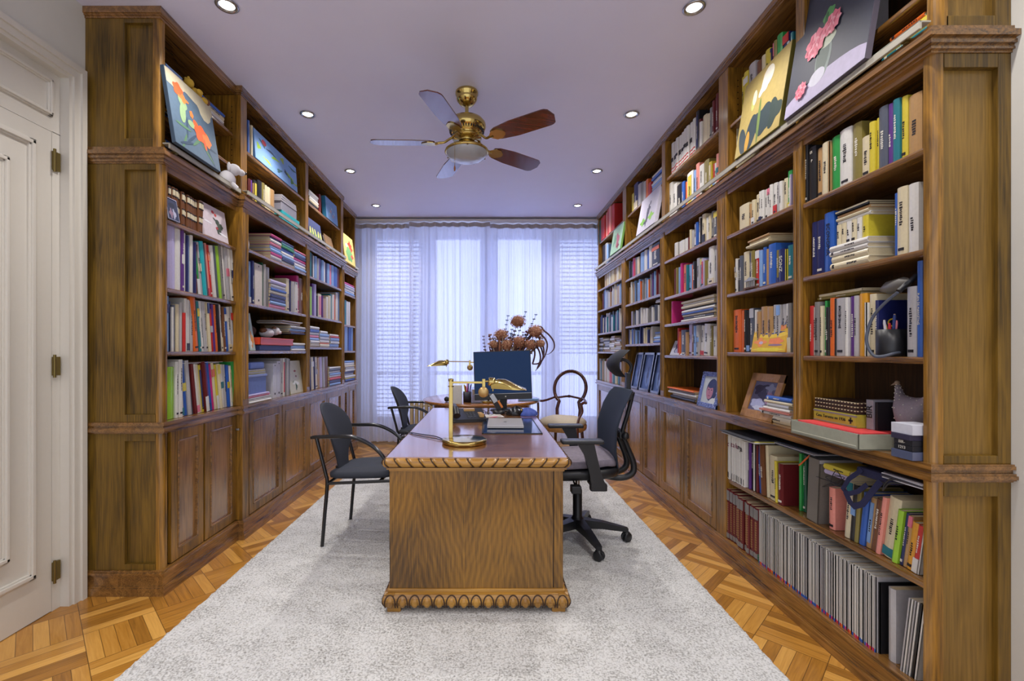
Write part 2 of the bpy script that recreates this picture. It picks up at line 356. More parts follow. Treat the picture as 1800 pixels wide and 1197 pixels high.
# door, transom and casing
D = MB()
Xd = WL - .03
def framed(mb, x, y0, y1, z0, z1, w, deep=.012, steps=((0, .012), (.016, .006), (.03, -.004))):
    pass
D.box(Xd - .04, Xd, 1.33, 2.187, .004, 2.305)
door = struct('door_1', D, WHITE)
def mould_rect(y0, y1, z0, z1, w=.028, h=.018, x=Xd, bars=True):
    q = MB()
    for k, (o, ww, hh) in enumerate(((0, w, h * .55), (w * .25, w * .5, h))):
        for a, b_, c, d in ((y0 + o, y0 + o + ww, z0 + o, z1 - o), (y1 - o - ww, y1 - o, z0 + o, z1 - o), (y0 + o, y1 - o, z0 + o, z0 + o + ww), (y0 + o, y1 - o, z1 - o - ww, z1 - o)):
            q.box(x - .002, x + hh, a, b_, c, d, c=.003)
    return q
mould_rect(1.42, 2.105, .20, 2.229, .034).build('panel_moulding', WHITE, door)
mould_rect(1.54, 1.985, .33, 2.10, .03, .022).build('panel_moulding', WHITE, door)
MB().box(Xd - .002, Xd + .010, 1.57, 1.955, .36, 2.07, c=.004).build('raised_panel', WHITE, door)
OB = plain('old_brass', rgb(128, 112, 66), 0.35, 0.9)
for z in (2.17, 1.18, .19):
    h = MB().box(Xd, Xd + .012, 2.187, 2.222, z - .045, z + .045, c=.002); h.tube([(Xd + .014, 2.189, z - .055), (Xd + .014, 2.189, z + .055)], .006, 8)
    h.build('hinge', OB, door)
tr = MB().box(Xd - .04, Xd, DY0 + .02, 2.233, 2.307, 2.60)
tro = struct('trim_2', tr, WHITE)
mould_rect(1.34, 2.187, 2.375, 2.555, .024).build('transom_moulding', WHITE, tro)
MB().box(Xd - .05, Xd, 2.189, 2.233, 0, 2.31).build('door_jamb', WHITE, tro)
cs = MB()
for p, w0, w1 in ((.014, 0, .075), (.024, .018, .06), (.034, .052, .078)):
    cs.box(WL - .03, WL + p, 2.232 + w0, 2.233 + w1, 0, 2.593 + w0)
    cs.box(WL - .03, WL + p, DY0 - w1, 2.233 + w1, 2.592 + w0, 2.593 + w1)
    cs.box(WL - .03, WL + p, DY0 - w1, DY0 - w0, 0, 2.593 + w0)
struct('trim_3', cs, WHITE)

# rug: tufted, displaced surface
def rug():
    m, t, b = nmat('rug_pile'); N = t.nodes.new; L = t.links.new
    g = N('ShaderNodeNewGeometry'); n = N('ShaderNodeTexNoise'); n.inputs['Scale'].default_value = 120; n.inputs['Detail'].default_value = 3; L(g.outputs['Position'], n.inputs['Vector'])
    n2 = N('ShaderNodeTexNoise'); n2.inputs['Scale'].default_value = 7; n2.inputs['Detail'].default_value = 3; L(g.outputs['Position'], n2.inputs['Vector'])
    a = N('ShaderNodeMath'); a.operation = 'MULTIPLY_ADD'; a.inputs[1].default_value = .3; L(n2.outputs['Fac'], a.inputs[0]); L(n.outputs['Fac'], a.inputs[2])
    cr = N('ShaderNodeValToRGB'); e = cr.color_ramp.elements; e[0].position = .38; e[0].color = rgb(126, 124, 118); e[1].position = .72; e[1].color = rgb(222, 222, 220)
    L(a.outputs[0], cr.inputs['Fac']); L(cr.outputs[0], b.inputs['Base Color']); b.inputs['Roughness'].default_value = .95
    b.inputs['Sheen Weight'].default_value = .2
    bp = N('ShaderNodeBump'); bp.inputs['Strength'].default_value = .8; bp.inputs['Distance'].default_value = .006; L(n.outputs['Fac'], bp.inputs['Height']); L(bp.outputs[0], b.inputs['Normal'])
    R = random.Random(5); x0, x1, y0, y1 = -1.41, 1.15, .9, 4.55; nx, ny = 214, 300; vs = []; fs = []
    for j in range(ny + 1):
        for i in range(nx + 1):
            ed = min(i, nx - i, j, ny - j)
            vs.append((x0 + (x1 - x0) * i / nx + R.uniform(-.004, .004), y0 + (y1 - y0) * j / ny + R.uniform(-.004, .004), (.012 if ed > 0 else .001) + (R.uniform(0, .005) if ed > 0 else 0)))
    for j in range(ny):
        for i in range(nx):
            a_ = j * (nx + 1) + i; fs.append((a_, a_ + 1, a_ + nx + 2, a_ + nx + 1))
    mb = MB(); mb.add(vs, fs, 0, None, True)
    o = mb.build('area_rug', m, None, (-.13, 2.7, 0)); tag(o, 'pale grey shaggy rug under the desk and chairs on the parquet', 'rug')
rug()

# recessed ceiling spotlights
m, t, b = nmat('lamp_glow'); b.inputs['Emission Color'].default_value = (1, .96, .9, 1); b.inputs['Emission Strength'].default_value = 14; GLOW = m
for i, (x, y) in enumerate(SPOTS):
    side = 'left' if x < 0 else 'right'; order = ['nearest the camera', 'second from the camera', 'third from the camera', 'nearest the window']
    if y > 1.5:
        lab = 'round recessed spotlight in the ceiling, %s row, %s' % (side, order[i % 4])
        r = thing('ceiling_spotlight', lab, 'ceiling light', (x, y, CEIL), group='recessed ceiling spotlights')
        MB().lathe([(.038, -.001), (.052, -.002), (.056, -.006), (.050, -.010), (.040, -.009), (.036, -.004), (.034, -.001)], n=28).build('trim_ring', CHROME, r)
        MB().lathe([(.001, -.004), (.030, -.005), (.033, -.003), (.034, -.001)], n=24).build('lamp_lens', GLOW, r)
    ld = bpy.data.lights.new('spot_light', 'SPOT'); ld.energy = SPOT_W; ld.color = (1, .95, .90); ld.spot_size = math.radians(125); ld.spot_blend = .8; ld.shadow_soft_size = .03
    lo = bpy.data.objects.new('spot_light', ld); COL.objects.link(lo); lo.location = (x, y, CEIL - .02)

# ------------------------------------------------------------------ bookcases
PIN = plain('pin_hole', rgb(20, 12, 6), 0.9)
class Side:
    """one wall of built-in bookcases; sg=-1 left, +1 right. blocks: (plane, y0, y1)"""
    def __init__(s, sg, name, blocks, ends, ups, bays, wallx):
        s.sg = sg; s.name = name; s.blocks = blocks; s.ups = ups; s.bays = bays; s.wx = wallx; s.y0, s.y1 = ends
    def plane(s, y):
        for X, a, b_ in s.blocks:
            if a <= y < b_: return X
        return s.blocks[-1][0]
    def mould(s, layers, mb=None, wall_gap=0.0):
        mb = mb or MB()
        for z0, z1, p in layers:
            for i, (X, a, b_) in enumerate(s.blocks):
                xx = s.sg * (X - p); wx = s.wx * s.sg
                ya = a - p if (i == 0 or X < s.blocks[i - 1][0]) else a + .0
                yb = b_ + p if (i < len(s.blocks) - 1 and X < s.blocks[i + 1][0]) else b_
                mb.box(xx, wx, ya, yb, z0, z1)
        return mb
LS = Side(-1, 'left', [(1.66, 2.336, 3.03), (1.62, 3.03, 5.17), (1.675, 5.17, 5.88)], (2.336, 5.88),
          [(2.336, 2.371), (3.03, 3.108), (4.114, 4.18), (5.12, 5.20), (5.84, 5.88)], [(2.371, 3.03), (3.108, 4.114), (4.18, 5.12), (5.20, 5.84)], 2.0595)
RS = Side(1, 'right', [(1.437, 1.47, 5.93)], (1.47, 5.93),
          [(1.47, 1.50), (2.079, 2.137), (2.737, 2.846), (3.697, 3.769), (4.731, 4.851), (5.89, 5.93)],
          [(1.50, 2.079), (2.137, 2.737), (2.846, 3.697), (3.769, 4.731), (4.851, 5.89)], 1.6955)
PLINTH = [(0, .040, .016), (.040, .050, .011), (.050, .100, .006), (.100, .108, .012), (.108, .118, .017), (.118, .128, .009)]
COUNTER = [(.829, .835, .006), (.835, .840, .015), (.840, .852, .021), (.852, .858, .015), (.858, .870, .005), (.870, .882, .014), (.882, .887, .010)]
CORNICE = [(2.214, 2.222, .004), (2.222, 2.229, .012), (2.229, 2.238, .009), (2.238, 2.250, .018), (2.250, 2.256, .014), (2.256, 2.275, .028), (2.275, 2.297, .010)]
CROWN = [(2.960, 2.972, .004), (2.972, 2.980, .010), (2.980, 3.013, .016)]
UP = .015   # upper case set back
def rpil(mb, sg, X, y0, y1, z0, z1, wx, r=.026, first=False):
    """upright with a rounded front corner on the camera side"""
    if not first: mb.box(sg * X, sg * wx, y0, y1, z0, z1, c=.003); return
    w = (1.70 if sg < 0 else 1.479) - X + (UP if z0 > 2.2 else 0) - .003
    poly = [(sg * X, y1), (sg * X, y0 + r)] + [(sg * (X + r - r * math.cos(t)), y0 + r - r * math.sin(t)) for t in [math.pi / 12 * k for k in range(1, 6)]] + [(sg * (X + r), y0), (sg * (X + w), y0), (sg * (X + w), y1)]
    mb.prism(poly, z0, z1, 'z'); mb.box(sg * (X + w), sg * wx, y0 + .034, y1, z0, z1)
def build_side(sd, shelves, upper_shelves, doors, open_bays, end_panels):
    sg = sd.sg; nm = sd.name
    back = (sd.wx - .012)
    # base cabinet
    base = thing('base_cabinet', 'long walnut base cabinet with panelled doors along the %s wall' % nm, 'cabinet', (sg * 1.7, 3.6, 0), world=True)
    sd.mould(PLINTH).build('plinth', WY, base)
    for i, (a, b_) in enumerate(sd.ups):
        if sg > 0 and i in (1,): continue
        u = MB(); rpil(u, sg, sd.plane((a + b_) / 2) + .003, a, b_, .128, .829, sd.wx, first=(i == 0))
        u.build('cabinet_upright', WZ, base)
    q = MB()
    for X, a, b_ in sd.blocks: q.box(sg * back, sg * sd.wx, a + .032 * (a == sd.y0), b_, .12, .83)
    q.build('back_panel', WB, base)
    if open_bays:
        a, b_ = open_bays
        MB().box(sg * 1.452, sg * sd.wx, a, b_, .462, .488, c=.006).build('shelf', WY, base)
        MB().box(sg * 1.447, sg * sd.wx, a, b_, .108, .1205).build('bottom_board', WX, base)
    for (a, b_) in doors:
        X = sd.plane((a + b_) / 2) + .004
        d = MB(); w = .055
        z0, z1 = .133, .826
        d.box(sg * X, sg * (X + .02), a + .003, a + w, z0, z1, c=.002).box(sg * X, sg * (X + .02), b_ - w, b_ - .003, z0, z1, c=.002)
        d.box(sg * X, sg * (X + .02), a + w, b_ - w, z0, z0 + w, c=.002).box(sg * X, sg * (X + .02), a + w, b_ - w, z1 - w, z1, c=.002)
        dd = d.build('door', WZ, base)
        p = MB().box(sg * (X + .010), sg * (X + .018), a + w - .002, b_ - w + .002, z0 + w - .002, z1 - w + .002)
        p.build('door_panel', WD, dd)
        e = MB(); k = .010
        for y0, y1, c0, c1 in ((a + w, a + w + k, z0 + w, z1 - w), (b_ - w - k, b_ - w, z0 + w, z1 - w), (a + w, b_ - w, z0 + w, z0 + w + k), (a + w, b_ - w, z1 - w - k, z1 - w)):
            e.box(sg * (X - .004), sg * (X + .012), y0, y1, c0, c1, c=.003)
        e.build('panel_beading', WY, dd)
    top = sd.mould(COUNTER).build('counter', WY, None, (sg * 1.7, 3.6, .86)); tag(top, 'moulded walnut counter ledge along the %s base cabinet' % nm, 'worktop')
    # bookcase
    bc = thing('bookcase', 'tall walnut built-in bookcase full of books along the %s wall' % nm, 'bookcase', (sg * 1.7, 3.6, .887), world=True)
    for i, (a, b_) in enumerate(sd.ups):
        X = sd.plane((a + b_) / 2); u = MB()
        rpil(u, sg, X + .003, a, b_, .887, 2.214, sd.wx, first=(i == 0))
        if b_ - a > .05 and i > 0:
            for k in (.25, .75): u.tube([(sg * (X + .004), a + (b_ - a) * k, .93), (sg * (X + .004), a + (b_ - a) * k, 2.18)], .009, 8)
        u.build('upright', WZ, bc)
        u = MB(); rpil(u, sg, X + UP, a, b_, 2.297, 2.96, sd.wx, first=(i == 0))
        h = u
        for side_y in ([a - .0008] if i else []):
            for k in range(16):
                z = 2.34 + k * .036
                for xx in (X + .075,):
                    h.box(sg * (xx - .003), sg * (xx + .003), side_y - .0004, side_y + .0004, z - .003, z + .003, m=1)
        u.build('upright', [WZ, PIN], bc)
    q = MB(); qq = MB()
    for X, a, b_ in sd.blocks: q.box(sg * back, sg * sd.wx, a + .032 * (a == sd.y0), b_, .887, 2.22); q.box(sg * back, sg * sd.wx, a + .032 * (a == sd.y0), b_, 2.29, 2.97)
    q.build('back_panel', WB, bc)
    for bi, (a, b_) in enumerate(sd.bays):
        X = sd.plane((a + b_) / 2)
        for z in shelves[bi]: MB().box(sg * (X + .006), sg * back, a, b_, z - .024, z, c=.007).build('shelf', WY, bc)
        for z in upper_shelves[bi]: MB().box(sg * (X + UP + .01), sg * back, a, b_, z - .022, z, c=.006).build('shelf', WY, bc)
        MB().box(sg * (X + .01), sg * (X + .03), a, b_, 2.19, 2.216).build('top_rail', WY, bc)
    sd.mould(CORNICE).build('cornice', WY, bc)
    MB()
    keep = sd.blocks; sd.blocks = [(X + UP, a, b_) for X, a, b_ in keep]
    sd.mould(CROWN).build('crown_moulding', WY, bc); sd.blocks = keep
    # panelled end facing the camera
    X0 = sd.blocks[0][0]; ye = sd.y0
    for (p, z0, z1, xa, xb, pz0, pz1) in end_panels:
        par = base if z1 < .9 else bc
        e = MB(); x0 = X0 + p
        e.box(sg * xb, sg * (sd.wx), ye, ye + .026, z0, z1, c=.002)
        e.box(sg * xa, sg * xb, ye, ye + .026, z0, pz0, c=.002).box(sg * xa, sg * xb, ye, ye + .026, pz1, z1, c=.002)
        e.box(sg * xa, sg * sd.wx, ye + .027, ye + .034, z0, z1)
        o = e.build('end_panel', WE, par)
        MB().box(sg * (xa - .001), sg * (xb + .001), ye + .019, ye + .028, pz0 - .001, pz1 + .001).build('inset_panel', WE2 if sg > 0 else WE, o)
    # rail for the library ladder
    rail = thing('ladder_rail', 'flat metal ladder rail on brackets above the %s cornice' % nm, 'ladder rail', (sg * 1.63, 3.6, 2.30), world=True)
    for X, a, b_ in sd.blocks:
        x1 = X - .012
        aa = a + .01; bb = b_ - .005
        MB().box(sg * (x1 - .018), sg * (x1 - .008), aa, bb, 2.300, 2.328, c=.002).box(sg * (x1 - .018), sg * (x1 + .022), aa, bb, 2.322, 2.328, c=.002).build('rail_bar', CHROME2, rail)
        n = max(2, int((b_ - a) / .33)); k = MB()
        for j in range(n):
            y = aa + .06 + (bb - aa - .12) * j / (n - 1)
            k = MB().box(sg * (x1 - .014), sg * (x1 + .03), y - .012, y + .012, 2.2965, 2.303, c=.001).box(sg * (x1 - .010), sg * (x1 - .002), y - .007, y + .007, 2.29, 2.32)
            k.build('bracket', OB, rail)
CHROME2 = plain('rail_metal', rgb(188, 184, 168), 0.35, 0.25)
Lsh = [[1.945, 1.585, 1.250], [1.955, 1.585, 1.256], [1.950, 1.590, 1.295], [1.947, 1.573, 1.260]]
Lup = [[2.705, 2.49], [2.63], [2.63], []]
Rsh = [[1.925, 1.590, 1.232], [1.945, 1.595, 1.247], [1.980, 1.687, 1.470, 1.222], [1.990, 1.733, 1.510, 1.325], [2.04, 1.775, 1.483, 1.25]]
Rup = [[2.46], [2.61], [2.655], [2.655], [2.655]]
def zz(py, Y): return EYE - (py - VY) * Y / F
Ye = 2.336
lp = [(.0, .128, .829, 1.700, 1.857, zz(992, Ye), zz(775.6, Ye)), (.0, .887, 2.214, 1.700, 1.857, zz(729, Ye), zz(298, Ye)), (UP, 2.297, 2.96, 1.712, 1.857, zz(243, Ye), zz(40, Ye))]
Yr = 1.47
rp = [(.0, .128, .829, 1.479, 1.653, .16, zz(873, Yr)), (.0, .887, 2.214, 1.479, 1.653, zz(801, Yr), zz(118, Yr)), (UP, 2.297, 2.96, 1.485, 1.645, zz(27, Yr), 2.92)]
build_side(LS, Lsh, Lup, [(2.40, 2.68), (2.69, 3.03), (3.115, 3.62), (3.625, 4.13), (4.135, 4.63), (4.635, 5.13), (5.21, 5.53), (5.535, 5.84)], None, lp)
build_side(RS, Rsh, Rup, [(2.85, 3.32), (3.325, 3.80), (3.805, 4.20), (4.205, 4.70), (4.71, 5.20), (5.205, 5.88)], (1.5, 2.737), rp)
# ------------------------------------------------------------------ books
PAL = {'wh': ('white', 218, 216, 210), 'lg': ('pale grey', 176, 174, 176), 'gy': ('grey', 128, 126, 124), 'sl': ('slate grey', 84, 90, 104), 'bk': ('black', 26, 26, 30),
 'cr': ('cream', 214, 202, 168), 'tn': ('tan', 178, 140, 92), 'br': ('brown', 112, 70, 42), 'dr': ('maroon', 100, 26, 30), 'rd': ('red', 196, 44, 40),
 'or': ('orange', 220, 104, 36), 'go': ('golden yellow', 216, 154, 40), 'ye': ('yellow', 208, 190, 56), 'li': ('lime green', 150, 200, 50), 'gr': ('green', 44, 150, 70),
 'dg': ('dark green', 24, 84, 60), 'ol': ('olive', 132, 120, 60), 'te': ('teal', 34, 118, 130), 'tq': ('turquoise', 40, 176, 186), 'lb': ('light blue', 128, 164, 214),
 'bl': ('blue', 44, 92, 178), 'nv': ('navy blue', 28, 36, 92), 'pu': ('purple', 92, 48, 130), 'li2': ('lilac', 186, 176, 214), 'pk': ('pink', 222, 120, 142),
 'mg': ('magenta', 196, 44, 120), 'sa': ('salmon pink', 226, 144, 130), 'mt': ('mint green', 150, 214, 180)}
def BM(code):
    w, r, g, b_ = PAL[code]
    return plain('cover_' + w.replace(' ', '_'), rgb(r, g, b_), 0.42, noise=0.10, scale=90, coat=0.15)
INKW = plain('pale_print', rgb(222, 218, 205), 0.5); INKD = plain('dark_print', rgb(34, 30, 34), 0.5); INKG = plain('gilt_print', rgb(196, 160, 80), 0.4, .4)
LIGHTC = {'wh', 'lg', 'cr', 'tn', 'go', 'ye', 'li', 'lb', 'li2', 'pk', 'sa', 'mt', 'or', 'gy', 'tq'}
BOOKS = []; PLACES = {}
RB = random.Random(42)
def Yof(sg, X, px): return X * F / abs(px - VX)
def add_book(sg, X, yc, z, t, h, d, code, place, rx=0.0, ry=0.0, lying=False, key=None, kind='book', deco=None):
    BOOKS.append(dict(sg=sg, X=X, y=yc, z=z, t=t, h=h, d=d, c=code, place=place, rx=rx, ry=ry, lying=lying, key=key, kind=kind, deco=deco))
def row(key, sg, X, z, spec, place, lean=0.0, depth=.16, kind='book', hmin=.10, hmax=.34, deco=None, split=None):
    """spec: start px, then (colour, end px, top py) read off the photograph along the shelf; '-' leaves a gap"""
    tk = spec.split(); p = float(tk[0]); k = 1; n = 0; wx = LS.wx if sg < 0 else RS.wx
    while k < len(tk):
        c, e, ty = tk[k], float(tk[k + 1]), float(tk[k + 2]); k += 3
        a, b_ = Yof(sg, X, p), Yof(sg, X, e); p = e
        if c == '-': continue
        ln = lean
        if '/' in c: c, l = c.split('/'); ln = float(l)
        yc = (a + b_) / 2; t = abs(a - b_) * .965; h = EYE + (VY - ty) * yc / F - z
        h = max(hmin, min(hmax, h)); dd = min(depth + RB.uniform(-.015, .02), wx - .014 - X)
        if ln: h = h / math.cos(math.radians(ln)); t = t * math.cos(math.radians(ln))
        add_book(sg, X + RB.uniform(-.004, .010), yc, z, t, h, dd, c, place, rx=math.radians(ln), key='%s%d' % (key, n), kind=kind, deco=deco); n += 1
def auto(key, sg, X, z, p0, p1, h0, h1, cols, place, seed, t0=.012, t1=.032, lean=0.0, depth=.16):
    R = random.Random(seed); y0, y1 = sorted((Yof(sg, X, p0), Yof(sg, X, p1))); y = y0; cs = cols.split()
    wx = LS.wx if sg < 0 else RS.wx; n = 0
    while y < y1 - .008:
        t = min(R.uniform(t0, t1), y1 - y)
        add_book(sg, X + R.uniform(-.004, .014), y + t / 2, z, t * .96, R.uniform(h0, h1), min(depth, wx - .014 - X), R.choice(cs), place, rx=math.radians(lean), key='%s%d' % (key, n)); y += t; n += 1
def stack(key, sg, X, y0, y1, z, items, place, depth=.16, jit=.006):
    """items from the bottom: 'colour:thickness_mm[:shortening_mm]' lying flat, spines to the room"""
    wx = LS.wx if sg < 0 else RS.wx
    for n, it in enumerate(items.split()):
        q = it.split(':'); t = float(q[1]) / 1000; sh = float(q[2]) / 1000 if len(q) > 2 else 0
        L_ = abs(y1 - y0) - sh; yc = (y0 + y1) / 2 + RB.uniform(-jit, jit)
        add_book(sg, X + RB.uniform(0, .012) + sh * .2, yc, z, t * .97, L_, min(depth - sh * .3, wx - .014 - X - .012), q[0], place + ', lying', lying=True, key='%s%d' % (key, n)); z += t
    return z
P_ = {'A': 'nearest left bay', 'B': 'second left bay', 'C': 'third left bay', 'D': 'farthest left bay', 'R1': 'nearest right bay', 'R2': 'second right bay', 'R3': 'third right bay', 'R4': 'fourth right bay', 'R5': 'farthest right bay'}
T1, T2, T3, T4, T5, CT = 'shelf under the cornice', 'next shelf below the cornice shelf', 'middle shelf', 'lower shelf', 'lowest shelf', 'counter'
def pl(b_, s_): return s_ + ', ' + P_[b_]
# ---- right side, nearest bay
XR = 1.46
row('r11', 1, XR, 1.925, '1415 bk 1420 256 bk 1433 259 tn 1444 261 cr 1457 251 tn 1459 249 gr 1474.5 240 wh 1495 227 ol 1511 217 cr 1527 240 ye 1537 215 ye 1543 208 sl 1559 188 pu 1568 183 te 1580 175 ye 1591 170 tn 1615 166', pl('R1', T1))
row('r12', 1, XR, 1.590, '1421 nv 1432 391 nv 1445 388 bl 1462 374', pl('R1', T2))
row('r12b', 1, XR, 1.590, '1569 bl 1576 340 cr 1594 329 wh 1612 323', pl('R1', T2))
ya, yb = Yof(1, XR, 1463), Yof(1, XR, 1530)
zt = stack('r12s', 1, 1.443, ya, yb, 1.590, 'cr:28 cr:30:10 wh:20 wh:22', pl('R1', T2), depth=.17)
yy = ya - .004
for i, c in enumerate(['cr', 'cr', 'wh', 'cr', 'wh', 'ye']):
    t = .026 if i < 5 else .03
    add_book(1, 1.47, yy - t / 2, zt + .001, t * .95, .088, .15, c, 'small upright row on the lying pile, nearest right bay', key='r12u%d' % i); yy -= t
stack('r12t', 1, 1.462, ya - .01, yb + .02, zt + .090, 'wh:14 cr:12 tn:12 bk:9 cr:9', pl('R1', T2) + ', on top', depth=.15)
row('r13', 1, XR, 1.232, '1419 rd 1426 538 wh 1431 540 gy 1440 531 cr 1445 538 gr 1449 529 bk 1456 540 or 1465 524 bk 1468 525 lg 1484 524 wh 1489 523 pu 1499 521 lg 1507 520 go 1521 516 wh 1524 532 cr 1536 517 nv 1542 528', pl('R1', T3))
row('r13b', 1, XR, 1.232, '1591 lg 1608 504 bl 1617.5 459', pl('R1', T3))
stack('r13s', 1, 1.47, 2.03, 1.80, 1.478, 'ol:13 cr:12', pl('R1', T3) + ', on top', depth=.14)
# second right bay
row('r21', 1, XR, 1.945, '1297 cr 1314 360 tn 1319 359 cr 1325 352 cr 1333 342 wh 1337 337 wh 1341.5 335 wh 1346 333 wh 1351.5 331 wh 1357 325 wh 1363.5 322 lg 1368 321 wh 1373 319 cr 1380.5 314 gr 1388 300.6 li2 1391 307', pl('R2', T1))
row('r22', 1, XR, 1.595, '1288 bk 1290.5 462 wh 1294 455 bk 1299 456 sl 1304.5 450 cr 1314 443 nv 1318 445 ol 1325 441 rd 1332.5 440 lb 1338 440 bl 1344.5 435 tn 1349.5 438 bl 1362 429 ol 1367 440 nv 1378 438 ye 1380 438 te 1390.5 431', pl('R2', T2))
stack('r22s', 1, 1.455, Yof(1, XR, 1313), Yof(1, XR, 1352), 1.825, 'cr:14 cr:16:20 tn:10:10', pl('R2', T2) + ', on top', depth=.15)
row('r23', 1, XR, 1.247, '1286.5 or 1300 544.5 or 1307 546 bk 1311 545 bk 1316 546 sl 1323 542 wh 1329 545 tn 1336 548 tn 1347 539 tn 1357 539 lg 1363.5 536 lg 1370 536 lg 1377 535 wh 1384 534 gy 1390.5 533', pl('R2', T3), depth=.16)
stack('r2c', 1, 1.452, 2.42, 2.18, .888, 'cr:34 wh:20 sa:9 wh:14:30 lg:20:70 cr:14:20 bl:22:40', pl('R2', CT), depth=.17, jit=.01)
# third right bay
row('r31', 1, XR, 1.98, '1184 wh 1190 427 gy 1191.5 430 wh 1195 425 wh 1202 424 wh 1207 421 dr 1210 418 cr 1213 404 lg 1217 405 wh 1222 394 bl 1226 391 wh 1230 382 bk 1233 384 cr 1239 377 wh 1243 383 cr 1247 379 gy 1252 372 sl 1258.5 372', pl('R3', T1))
row('r32', 1, XR, 1.687, '1184 dr 1187 473 ol 1190 471 lb 1194 470 mg 1198 463 or 1205 465 te 1208 466 lb 1213 465 or 1217 466 bk 1222 460 lg 1228 454 lb 1233 454 li2 1237 455 ol 1241 458 wh 1245 459 wh 1254 434 lg 1258.5 432', pl('R3', T2))
row('r33', 1, XR, 1.470, '1178 mg 1181.5 530', pl('R3', T3))
stack('r33s', 1, 1.462, 3.42, 2.93, 1.470, 'wh:16 bk:22:40 cr:14 bl:14:20 wh:18 bk:14:30 cr:20 wh:16:30 cr:18', pl('R3', T3), depth=.16, jit=.015)
row('r34', 1, XR, 1.222, '1188 rd 1191 577 or 1195 583 sl 1204 580 tn 1208 584 li2 1213 569 br 1218 573 lb 1223 573 lg 1228 572 wh/4 1234 573 wh/4 1244 570 ol 1250 573 wh 1257 573', pl('R3', T4))
stack('r3c', 1, 1.44, 3.64, 3.16, .888, 'bk:22:60 lg:16:80 wh:18 gy:16:40 or:10:20', pl('R3', CT), depth=.2, jit=.02)
# fourth right bay
row('r41', 1, XR, 1.99, '1105 bk 1108 459 sl 1110 460 mg 1113 454 rd 1116 455 gy 1119 453 cr 1123 452 nv 1125 450 lb 1131 444 wh 1136 440 bl 1140 440 wh 1145 432 bk 1159 428', pl('R4', T1))
auto('r42', 1, XR, 1.733, 1106, 1158, .15, .22, 'bk sl lg cr nv tn lb dr wh gy or pu', pl('R4', T2), 3, .014, .04)
auto('r43', 1, XR, 1.51, 1110, 1158, .12, .155, 'lg wh sl li2 gy wh', pl('R4', T3), 4, .02, .045)
stack('r43s', 1, 1.455, 3.92, 3.80, 1.668, 'wh:14 lg:12', pl('R4', T3) + ', on top', depth=.14)
auto('r44', 1, XR, 1.325, 1104, 1144, .12, .155, 'bl nv lb cr lg sl wh', pl('R4', T4), 5, .016, .04)
stack('r44s', 1, 1.455, 3.98, 3.79, 1.326, 'bl:18 wh:14:20 lb:20 wh:12:30 gy:16:10 bl:14:30', pl('R4', T4), depth=.15, jit=.012)
# far right bay
auto('r51', 1, XR, 2.04, 1062, 1090, .15, .165, 'cr wh cr tn', pl('R5', T1), 6, .03, .05)
auto('r52', 1, XR, 1.775, 1058, 1091, .17, .24, 'cr lb wh tn go nv wh dr lg', pl('R5', T2), 7, .03, .06)
auto('r53', 1, XR, 1.483, 1055, 1091, .17, .24, 'cr te sl wh lg br nv lb', pl('R5', T3), 8, .03, .06)
for i, (p0, p1) in enumerate(((1050, 1060), (1060, 1071), (1071, 1080), (1080, 1091))):
    a, b_ = Yof(1, XR, p0), Yof(1, XR, p1)
    stack('r54%d' % i, 1, 1.45, a, b_, 1.25, ' '.join('%s:%d:%d' % (RB.choice(['wh', 'cr', 'lg', 'tn', 'wh', 'bk']), RB.randint(18, 28), RB.randint(0, 80)) for _ in range(7)), pl('R5', T4) + ' pile by the ' + ['curtain', 'far end', 'middle', 'upright'][i], depth=.16, jit=.03)
auto('r55', 1, XR, .888, 1052, 1091, .24, .29, 'lg cr ol wh tn nv te pk', pl('R5', CT), 9, .03, .06)
# upper right
row('ru1', 1, 1.47, 2.46, '1430 cr 1440 6 cr 1452 1 tn 1466 -8 sa 1479 -14 lg 1489 -20', 'loft shelf, nearest right bay', depth=.15)
stack('ru1l', 1, 1.475, 1.70, 1.52, 2.299, 'bl:34 te:16 ye:40 or:18:50', 'loft ledge, nearest right bay', depth=.13)
row('ru2', 1, 1.47, 2.61, '1300 ye 1306 136 ye 1314 127 lg 1326 112 br 1334 108 cr 1341 98 ye 1350 88 nv 1353 86 pk 1359 76 ol 1365 72 gr 1375 61 nv 1386 60 te 1391 58', 'loft shelf, second right bay', depth=.15)
row('ru2l', 1, 1.50, 2.299, '1278 wh 1283 236 bk 1288 235 cr 1294 222', 'loft ledge, second right bay', depth=.14)
row('ru3', 1, 1.47, 2.655, '1178 wh 1183 252 wh 1187 249 wh 1191.5 243 wh 1196 239 wh 1200.5 233 wh 1205 227 wh 1210 222 wh 1215 216 wh 1220 209', 'loft shelf set with red marks, third right bay', kind='annual_volume', depth=.15)
row('ru3b', 1, 1.47, 2.655, '1221 bk 1226 196 dr 1229 210 wh 1233 215 cr 1240 203 cr 1246 201 gy 1250 190 dr 1254 178 dr 1258 172 dr 1262 165', 'loft shelf, third right bay', depth=.15)
row('ru3l', 1, 1.48, 2.299, '1171 wh 1174 320 wh 1180 322 wh 1187 324 bk 1197 324 bl 1202 320 or 1206 320 wh 1217 303 lb 1222 300 sa 1228 288 wh 1236 290 ol 1245 282 ye 1250 285 rd 1254 288 wh 1258 287 sa 1262 271', 'loft ledge, third right bay', depth=.14)
row('ru4', 1, 1.47, 2.655, '1109 ye 1113 341 nv 1120 323 lg 1125 324 gy 1130 321 lg 1134 320 or 1138 316 rd 1143 322', 'loft shelf, fourth right bay', depth=.15)
stack('ru4s', 1, 1.465, 4.05, 3.80, 2.656, 'lb:22 lg:20 lb:22:10 wh:20 lg:24:20 bl:24 cr:22:20', 'loft shelf, fourth right bay', depth=.15)
